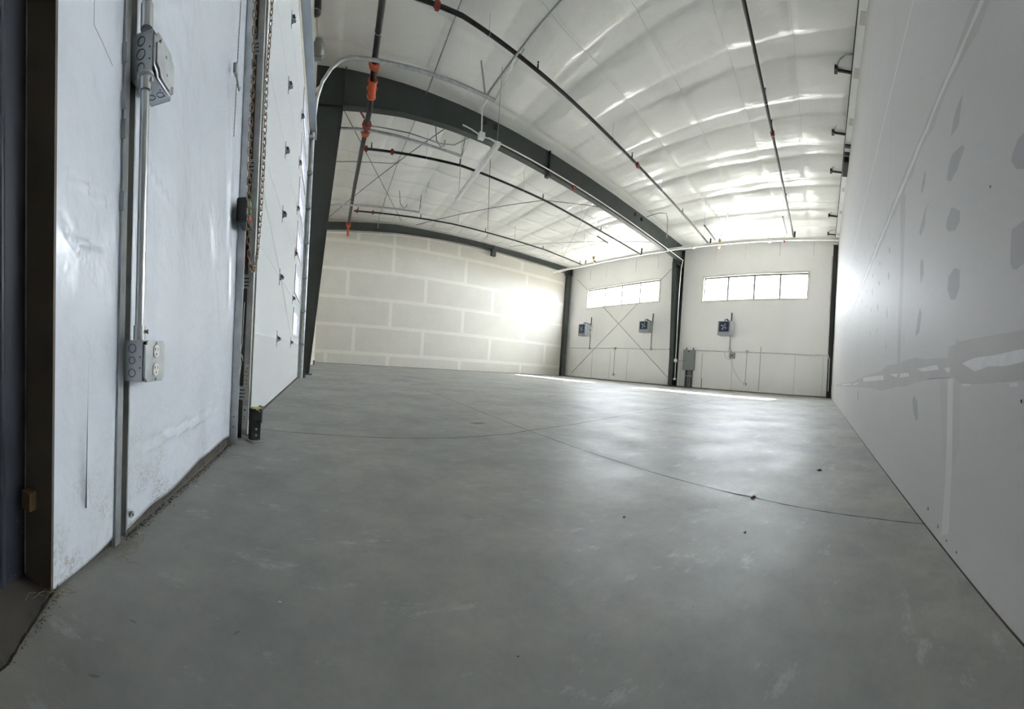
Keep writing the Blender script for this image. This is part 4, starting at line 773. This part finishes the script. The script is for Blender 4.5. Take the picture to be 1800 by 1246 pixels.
# ============================================================ WHITE RAIL along the window wall
t = thing('white_pipe', V3(11.6, 8.5, 5.5), 'long white pipe running just below the ceiling along the window wall', 'pipe')
pa, pb = V3(10.75, 16.2, 5.50), V3(12.10, 2.25, 5.50)
m = MB(); m.bar(pa, pb, .075, .075); m.bar(pa + UP * .04, pb + UP * .04, .12, .012); m.build('tube', PVC, t)
for q in (.06, .18, .33, .50, .63, .74, .86): p = pa.lerp(pb, q); m = MB(); m.tube([p, V3(p.x, p.y, ceil_z(p))], .005, 6); m.build('hanger_rod', GALV, t)
for q in (.60, .82): p = pa.lerp(pb, q); m = MB(); m.box(p, (.13, .10, .13)); m.build('fitting', PVC, t)
p = pa.lerp(pb, .86); m = MB(); m.tube([p - UP * .04, p - UP * .10], .035, 10); m.build('lower_cap', REDST, t)
# brass-tipped heads near the rail
for (p, lab) in ((V3(11.75, 6.75, 5.60), 'brass sprinkler head cluster above the single blue heater'), (V3(10.80, 12.9, 5.60), 'brass sprinkler head cluster at the far corner above the crossed rods')):
    t = thing('brass_sprinkler', p, lab, 'sprinkler', 'brass sprinklers under the ceiling'); m = MB(); m.tube([p, p + UP * .12], .05, 10); m.tube([p + V3(.15, .1, -.12), p + V3(.15, .1, -.02)], .05, 10); m.build('head', BRASS, t)
    m = MB(); m.tube([p + V3(-1.5, -1.1, .25), p + V3(0, 0, .08)], .02, 8); m.tube([p + V3(0, 0, 0), p + V3(.4, .25, -.06)], .03, 8); m.build('arm_pipe', PVC, t)
    m = MB(); m.tube([p + V3(-1.5, -1.1, .25), p + V3(-1.5, -1.1, .0) + UP * (ceil_z(p) - p.z)], .005, 6); m.build('hanger_rod', GALV, t)

# ============================================================ CEILING RODS AND CONDUITS
def rod(name, pts, r, m_, lab, cat, group=None, seg=6):
    m = MB(); m.tube(pts, r, seg); return tag(m.build(name, m_, base=pts[0]), lab, cat, group)
rod('brace_rod', [V3(-.22, 8.26, 5.90), V3(2.32, 14.86, 6.0)], .009, BLACKST, 'thin brace rod crossing the far bay from the tapered column top', 'brace rod')
rod('brace_rod', [V3(2.30, 8.17, 5.85), V3(-.67, 14.75, 5.85)], .009, BLACKST, 'thin brace rod slanting behind the sprinkler main toward the far left corner', 'brace rod')
rod('brace_rod', [V3(2.95, 14.8, 5.9), V3(6.18, 10.2, 5.88), V3(8.0, 9.0, 5.86)], .009, BLACKST, 'thin brace rod rising from the plasterboard wall toward the deep rafter', 'brace rod')
rod('brace_rod', [V3(3.42, 8.35, 5.88), V3(6.24, 14.9, 5.98)], .009, BLACKST, 'thin brace rod falling steeply across the middle of the far bay', 'brace rod')
rod('brace_rod', [V3(7.3, 8.9, 5.9), V3(10.6, 15.3, 5.9)], .009, GALVM, 'thin brace rod in the far bay nearest the window wall, rising away', 'brace rod')
rod('brace_rod', [V3(11.2, 9.4, 5.8), V3(7.5, 15.2, 5.9)], .009, GALVM, 'thin brace rod in the far bay crossing above the white pipe', 'brace rod')
rod('ceiling_conduit', [V3(1.62, 2.0, 5.98), V3(1.60, 5.4, 6.0), V3(1.58, 7.5, 6.02), V3(1.50, 9.15, 6.02), V3(1.44, 10.5, 6.05), V3(1.40, 15.0, 6.1), V3(1.40, 15.3, 5.75)], .013, GALVM, 'thin conduit running the length of the ceiling left of the middle', 'conduit')
rod('steel_strut', [V3(2.80, 3.0, 5.66), V3(2.72, 4.32, 5.62), V3(2.65, 4.98, 5.60), V3(2.60, 5.65, 5.58), V3(2.45, 6.15, 5.36), V3(2.40, 6.2, 5.26)], .022, GALVM, 'grey steel strut running from the top of the photo to the track end', 'strut')
rod('ceiling_conduit', [V3(-.6, 10.5, 5.88), V3(-.29, 10.6, 5.90), V3(1.2, 10.45, 5.92), V3(1.46, 10.46, 5.98)], .012, GALVM, 'short conduit crossing the far bay behind the sprinkler main', 'conduit')
rod('ceiling_conduit', [V3(.3, 8.55, 5.72), V3(1.4, 8.65, 5.75), V3(2.2, 8.75, 5.72), V3(2.6, 8.75, 5.78), V3(2.9, 8.35, 5.85)], .014, GALVM, 'conduit behind the deep rafter with a bent right end', 'conduit')
rod('ceiling_conduit', [V3(9.38, 8.45, 5.93), V3(9.39, 7.9, 5.95), V3(9.52, 7.66, 5.93), V3(9.56, 7.62, 5.7), V3(9.45, 7.52, 5.05)], .014, GALVM, 'bent grey conduit dropping beside the deep rafter toward the window wall', 'conduit')
for pts, lab in (([V3(9.44, 6.03, 5.2), V3(10.6, 6.29, 5.2)], 'slim dark strip fixture hanging between the two sprinkler branches of the near bay'), ([V3(9.61, 3.48, 5.2), V3(10.76, 3.72, 5.2)], 'slim dark strip fixture hanging close to the right sprinkler branch'), ([V3(8.3, 9.79, 5.2), V3(9.0, 9.98, 5.2)], 'slim dark strip fixture beyond the deep rafter')):
    t = thing('strip_light', pts[0], lab, 'light fixture', 'far strip lights'); m = MB(); m.bar(pts[0], pts[1], .035, .035); m.build('housing', BLACKST, t)
    for p in pts: m = MB(); m.tube([p, V3(p.x, p.y, ceil_z(p))], .004, 5); m.build('hanger_wire', GALV, t)
t = thing('strip_light', V3(2.80, 6.35, 4.6), 'long white strip light hanging under the deep rafter', 'light fixture')
la, lb = V3(2.77, 6.36, 4.62), V3(2.85, 9.05, 4.62)
m = MB(); m.bar(la, lb, .10, .07); m.build('housing', WHITE, t, bevel=.008); m = MB(); m.bar(la - UP * .038, lb - UP * .038, .07, .02); m.build('lens', PVC, t)
for p in (la.lerp(lb, .03), la.lerp(lb, .95)): m = MB(); m.tube([p, V3(p.x, p.y, ceil_z(p))], .006, 6); m.build('hanger_wire', GALVM, t)
t = thing('feed_conduit', V3(2.45, 6.3, 5.2), 'white feed conduit with a square box looping above the white strip light', 'conduit')
m = MB(); m.tube([V3(2.42, 6.22, 5.22), V3(2.36, 6.3, 5.1), V3(2.40, 6.38, 4.95), V3(2.42, 6.40, 4.72)], .013, 8); m.build('drop', PVC, t)
m = MB(); m.box(V3(2.42, 6.40, 4.66), (.11, .11, .10)); m.build('box', PVC, t)
m = MB(); m.tube([V3(2.02, 6.35, 4.72), V3(2.2, 6.38, 4.71), V3(2.42, 6.40, 4.66), V3(2.60, 6.40, 4.66), V3(2.75, 6.42, 4.64)], .012, 8); m.build('whip', PVC, t)
ra = [rp(x, z - .02, -.16) for x, z in ((3.1, 5.60), (5.0, 5.585), (7.0, 5.565), (8.6, 5.545), (10.5, 5.51), (12.1, 5.48))]
t = thing('white_conduit', ra[0], 'white conduit following the lower edge of the deep rafter to the window-wall column', 'conduit')
m = MB(); m.tube(ra + [V3(12.55, 9.0, 5.42), at('W', 8.62, 5.1, .66), at('W', 8.70, 4.2, .58), at('W', 8.75, 2.6, .48), at('W', 8.78, .35, .36)], .016, 8); m.build('tube', PVC, t)
m = MB(); m.tube([at('W', 8.77, 1.14, .36), at('W', 8.77, 1.14, .46)], .075, 14); m.build('round_box', PVC, t)
m = MB(); m.tube([at('W', 8.78, .34, .34), at('W', 8.78, .34, .42)], .05, 12); m.build('end_box', PVC, t)
p = rp(5.95, 5.53, -.12); t = thing('pipe_coupling', p, 'small red coupling poking out under the deep rafter', 'coupling'); m = MB(); m.tube([p - V3(.05, 0, 0), p + V3(.05, 0, 0)], .055, 12); m.build('ring', REDST, t); m = MB(); m.tube([p, p - UP * .10], .03, 10); m.build('outlet', REDST, t)
# hanging pulley fixture at the top
t = thing('pendant_fixture', V3(-.585, 6.0, 5.25), 'round grey glass-topped fixture hanging on a thin rod above the door track', 'pendant fixture')
pz = V3(-.588, 6.0, 5.30)
m = MB(); prof = [(.02, -.14), (.07, -.12), (.10, -.05), (.10, .02), (.075, .08), (.06, .12)]; m.tube([pz + UP * z for _, z in prof], [r for r, _ in prof], 18); m.build('glass_globe', GLASSW, t)
m = MB(); m.tube([pz + UP * .10, pz + UP * .13], .065, 16); m.torus(pz + UP * .13, UP, .06, .008, 18, 6); m.build('collar', GALVM, t)
m = MB(); m.tube([pz + UP * .12, V3(-.652, 6.0, 5.82)], .008, 6); m.build('rod', GALVM, t)
m = MB(); m.box(pz - UP * .16, (.12, .08, .03)); m.build('base_plate', GALVM, t)
t = thing('black_canister', V3(-.66, 6.0, 5.9), 'black cylinder at the very top edge above the hanging rod', 'canister')
m = MB(); m.tube([V3(-.655, 6.0, 5.80), V3(-.655, 6.0, 5.84), V3(-.66, 6.0, 5.90), V3(-.665, 6.0, 6.12)], [.04, .075, .09, .085], 18); m.build('body', BLACKP, t)
m = MB(); m.torus(V3(-.655, 6.0, 5.835), UP, .076, .008, 18, 6); m.build('rim', GALVM, t)

# ============================================================ WINDOW WALL EQUIPMENT
def wrod(a, b, off, lab): m = MB(); m.tube([at('W', *a, off), at('W', *b, off)], .012, 6); return tag(m.build('brace_rod', GALVM, base=at('W', *a, off)), lab, 'brace rod')
def lerp2(a, b, q): return (a[0] + (b[0] - a[0]) * q, a[1] + (b[1] - a[1]) * q)
A1, A2 = (9.40, 5.47), (16.30, .22); C1, C2 = (16.30, 5.66), (9.20, .22)
wrod(A1, lerp2(A1, A2, .125), .03, 'upper piece of brace rod above the far strip window, next to the middle column')
wrod(lerp2(A1, A2, .305), A2, .03, 'brace rod running from below the far strip window down to the far corner column')
wrod(C1, lerp2(C1, C2, .125), .04, 'upper piece of brace rod above the far strip window, next to the corner column')
wrod(lerp2(C1, C2, .33), C2, .04, 'brace rod running from below the far strip window down to the middle column foot')
def heater(s, zt, zb, lab):
    t = thing('unit_heater', at('W', s, zb, .45), lab, 'unit heater', 'unit heaters on the window wall')
    w2 = .29; zc = (zt + zb) / 2
    m = MB(); m.fbox('W', s - w2, s + w2, zb, zt, .34, .68); m.build('case', HEATERG, t, bevel=.015)
    m = MB(); m.fbox('W', s - .22, s + .22, zb + .14, zt - .04, .68, .695); m.build('face_panel', HEATERB, t)
    m = MB(); m.torus(at('W', s, zc + .05, .70), FR['W'][2], .16, .014, 24, 6); m.torus(at('W', s, zc + .05, .705), FR['W'][2], .09, .006, 20, 5); m.build('fan_guard', HEATERB, t)
    m = MB()
    for q in range(4):
        a = q * math.pi / 2 + .5; u = FR['W'][1]; p = at('W', s, zc + .05, .700); d_ = u * math.cos(a) + UP * math.sin(a); e = u * -math.sin(a) + UP * math.cos(a)
        m.face_list([p + d_ * .02 - e * .01, p + d_ * .13 - e * .04, p + d_ * .14 + e * .04 + FR['W'][2] * .01, p + d_ * .02 + e * .02], [(0, 1, 2, 3)])
    m.build('fan_blade', mat('light_fan_blade', (.35, .42, .55), .3, .4), t)
    m = MB(); m.fbox('W', s - .018, s + .018, zt - .05, zt + .45, .0, .03); m.build('strut', BLACKST, t)
    m = MB(); m.bar(at('W', s, zt + .04, .02), at('W', s, zt + .10, .50), .035, .035); m.bar(at('W', s, zt - .30, .02), at('W', s, zt + .05, .34), .03, .03); m.bar(at('W', s - .06, zt + .10, .50), at('W', s - .06, zt, .50), .03, .03); m.bar(at('W', s + .06, zt + .10, .50), at('W', s + .06, zt, .50), .03, .03); m.build('support_arm', HEATERB, t)
    m = MB(); m.tube([at('W', s, 1.70, .03), at('W', s, zb + .1, .03), at('W', s, zb + .25, .10), at('W', s, zb + .25, .34)], .022, 8); m.build('power_conduit', GALVM, t)
    return t
heater(14.86, 2.92, 2.28, 'unit heater under the far strip window, next to the far corner')
heater(10.50, 2.88, 2.36, 'unit heater under the far strip window, next to the middle column')
heater(6.36, 2.77, 2.20, 'unit heater on its own under the near strip window')
def wline(pts, r, m_, off=.03): m = MB(); m.tube([at('W', *p, off) if len(p) == 2 else at('W', *p) for p in pts], r, 8); return m
t = thing('wall_conduit', at('W', 12, 1.64, .03), 'thin horizontal conduit along the window wall beyond the middle column', 'conduit')
wline([(9.3, 1.66), (10.5, 1.64), (12.8, 1.67), (14.8, 1.66), (16.6, 1.68)], .013, 0).build('tube', GALV, t)
for s in (10.5, 14.85, 9.35): m = MB(); m.fbox('W', s - .055, s + .055, 1.60, 1.71, 0, .06); m.build('junction_box', GALV, t)
t = thing('wall_conduit', at('W', 5, 1.62, .03), 'thin horizontal conduit from the grey panel to the black corner column', 'conduit')
wline([(8.0, 1.63), (6.4, 1.60), (5.55, 1.61), (4.2, 1.60), (2.9, 1.57), (2.4, 1.60), (2.22, 1.58), (2.20, 1.45, .12)], .013, 0).build('tube', GALV, t)
m = MB(); m.tube([at('W', 6.33, 1.63, 0), at('W', 6.33, 1.63, .06)], .065, 12); m.build('round_box', GALV, t)
m = MB(); m.tube([at('W', 2.45, 1.62, .03), at('W', 2.20, 1.60, .14), at('W', 2.14, 1.45, .17), at('W', 2.13, .6, .17), at('W', 2.13, .25, .17)], .014, 8); tag(m.build('white_drop', PVC, t), 'white conduit bent around the column')
for s, zt, lab in ((12.87, 1.66, 'outlet drop on the window wall between the crossed brace rods'), (5.57, 1.62, 'outlet drop on the window wall right of the single heater')):
    t = thing('outlet_drop', at('W', s, .33, .03), lab, 'outlet', 'outlet drops on the window wall'); wline([(s, .33), (s, zt)], .013, 0).build('tube', GALV, t)
    m = MB(); m.fbox('W', s - .055, s + .055, zt - .05, zt + .06, 0, .06); m.build('junction_box', GALV, t); m = MB(); m.fbox('W', s - .055, s + .055, .27, .38, 0, .06); ob = m.build('outlet_box', GALVM, t)
    m = MB(); m.fbox('W', s - .03, s + .03, .285, .365, .06, .064); m.build('receptacle', PVC, ob)
t = thing('control_box', at('W', 6.22, 1.36, .03), 'small pale box below the single heater with slack cables', 'control box')
m = MB(); m.fbox('W', 6.10, 6.33, 1.33, 1.57, .0, .10); m.build('case', HEATERG, t, bevel=.006); m = MB(); m.fbox('W', 6.15, 6.28, 1.42, 1.50, .10, .102); m.build('label', REDST, t)
m = MB(); m.tube([at('W', 6.60, 1.60, .03), at('W', 6.55, 1.42, .04), at('W', 6.42, 1.30, .04), at('W', 6.30, 1.29, .04), at('W', 6.25, 1.34, .04)], .008, 6); m.build('loop_cable', GALV, t)
m = MB(); m.tube([at('W', 6.28, 1.34, .04), at('W', 6.20, 1.05, .03), at('W', 6.02, .72, .03), at('W', 5.80, .46, .03), at('W', 5.62, .34, .03)], .007, 6); m.build('slack_cable', GALV, t)
t = thing('electrical_panel', at('W', 8.3, .75, .08), 'tall grey electrical panel beside the middle column', 'electrical panel')
m = MB(); m.fbox('W', 8.00, 8.57, .76, 1.64, .0, .15); m.build('cabinet', PANELG, t, bevel=.008); m = MB(); m.fbox('W', 8.03, 8.54, .79, 1.61, .15, .162); dr = m.build('door', PANELG, t, bevel=.004)
m = MB(); m.fbox('W', 8.22, 8.30, 1.54, 1.58, .162, .170); m.build('label_plate', INK, dr); m = MB(); m.fbox('W', 8.43, 8.455, 1.12, 1.20, .162, .175); m.build('latch', CHROME, dr)
for s in (8.09, 8.16, 8.25, 8.34, 8.41): m = MB(); m.tube([at('W', s, 0, .06), at('W', s, .78, .06)], .024 if s < 8.3 else .03, 8); m.build('riser_conduit', mat('dark_riser_conduit', (.10, .105, .11), .4, .4), t)
for s in (8.10, 8.45): m = MB(); m.tube([at('W', s, 1.62, .06), at('W', s, 1.74, .06)], .022, 8); m.build('top_stub', BLACKST, t)
m = MB(); m.fbox('W', 8.04, 8.46, .49, .53, .03, .10); m.build('strap', GALV, t)
rod('wall_conduit', [at('W', 8.58, 1.14, .05), at('W', 8.95, 1.15, .05)], .010, GALVM, 'short conduit between the grey panel and the middle column', 'conduit')

# ============================================================ DEBRIS on the slab
def debris(name, p, r, m_, lab, cat, seed=0, flat=.45, n=8):
    rnd = random.Random(seed); mb = MB(); vs = [V3(p[0], p[1], 0.001)] ; ring = []
    for j, (rr, zz) in enumerate(((1, .15), (.8, .8), (.35, 1.0))):
        for k in range(n): a = 2 * math.pi * k / n; q = r * rr * rnd.uniform(.7, 1.2); vs.append(V3(p[0] + q * math.cos(a), p[1] + q * math.sin(a) * .7, .001 + r * flat * zz * rnd.uniform(.7, 1.2)))
    vs = vs[1:]; fs = [(j * n + k, j * n + (k + 1) % n, (j + 1) * n + (k + 1) % n, (j + 1) * n + k) for j in range(2) for k in range(n)] + [tuple(range(2 * n, 3 * n)), tuple(range(n))[::-1]]
    mb.face_list(vs, fs); return tag(mb.build(name, m_, base=(p[0], p[1], 0)), lab, cat)
RUBBLE = mat('rubble_dark', (.05, .045, .04), .9, var=.3); LEAF = mat('dry_brown_leaf', (.12, .05, .03), .8, var=.4)
debris('dry_leaf', (1.984, .411), .017, LEAF, 'dark red-brown leaf fragment toward the right wall beyond the long floor joint', 'leaf', 1, .35)
debris('paper_scrap', (1.375, .556), .014, mat('brown_scrap', (.17, .09, .07), .8, var=.5), 'small brown crumpled scrap lying on the long floor joint', 'scrap', 2, .5)
debris('pebble', (.875, .798), .006, RUBBLE, 'tiny dark pebble on the slab below the floor joint crossing', 'pebble', 3)
debris('pebble', (1.053, .446), .0055, RUBBLE, 'tiny black pebble below the crumpled scrap', 'pebble', 4)
debris('pebble', (-.084, .650), .004, PAPER, 'tiny pale pebble on the slab in the lower left', 'pebble', 5)
rnd = random.Random(21); m = MB()
for _ in range(900):
    s = rnd.uniform(.72, 1.75); o = abs(rnd.gauss(0, .010)) + .001; r = rnd.uniform(.0005, .0020); p = at('X', s, .0, o); m.box(p + UP * r * .4, (r * 2.4, r * 1.4, r * .8), rnd.uniform(0, 3))
for _ in range(200):
    q = rnd.random(); p = V3(-.455 + .06 * q, .46 - .20 * q, 0) + V3(rnd.gauss(0, .007), rnd.gauss(0, .007), 0); r = rnd.uniform(.0004, .0013); m.box(p + UP * (r * .5 + .002), (r * 2, r * 1.4, r), rnd.uniform(0, 3))
o = tag(m.build('wall_grit', DIRT, base=at('X', 1.0, 0, .02)), 'brown grit and crumbs along the foot of the near left wall', 'grit'); o['kind'] = 'stuff'
m = MB()
for _ in range(26):
    p = V3(-.462 + rnd.gauss(0, .012), .455 + rnd.gauss(0, .018), .004); a = rnd.uniform(0, 6.28); q = rnd.uniform(.012, .035); d_ = V3(math.cos(a), math.sin(a), .12); m.tube([p, p + d_ * q * .5 + UP * .004, p + d_ * q + V3(-d_.y, d_.x, 0) * q * .3], .0006, 4)
for _ in range(30):
    p = at('X', .69 + rnd.gauss(0, .03), .003, .04 + rnd.gauss(0, .012)); a = rnd.uniform(0, 6.28); q = rnd.uniform(.012, .035); d_ = V3(math.cos(a), math.sin(a), .12); m.tube([p, p + d_ * q * .5 + UP * .004, p + d_ * q + V3(-d_.y, d_.x, 0) * q * .3], .0006, 4)
o = tag(m.build('dry_grass', mat('dry_straw', (.28, .24, .17), .9), base=(-.45, .45, 0)), 'wisps of dry grass at the foot of the stud and jamb', 'dry grass'); o['kind'] = 'stuff'
m = MB()
for _ in range(160):
    x = rnd.uniform(-.3, 4.5); y = rnd.uniform(.1, 4.5) ; r = rnd.uniform(.0008, .0022) * (1 + .5 * math.hypot(x, y)); 
    m.face_list([V3(x - r, y, .0013), V3(x, y - r * .6, .0013), V3(x + r, y, .0013), V3(x, y + r * .6, .0013)], [(0, 1, 2, 3)])
o = m.build('dark_specks', RUBBLE, floor); o['kind'] = 'stuff'
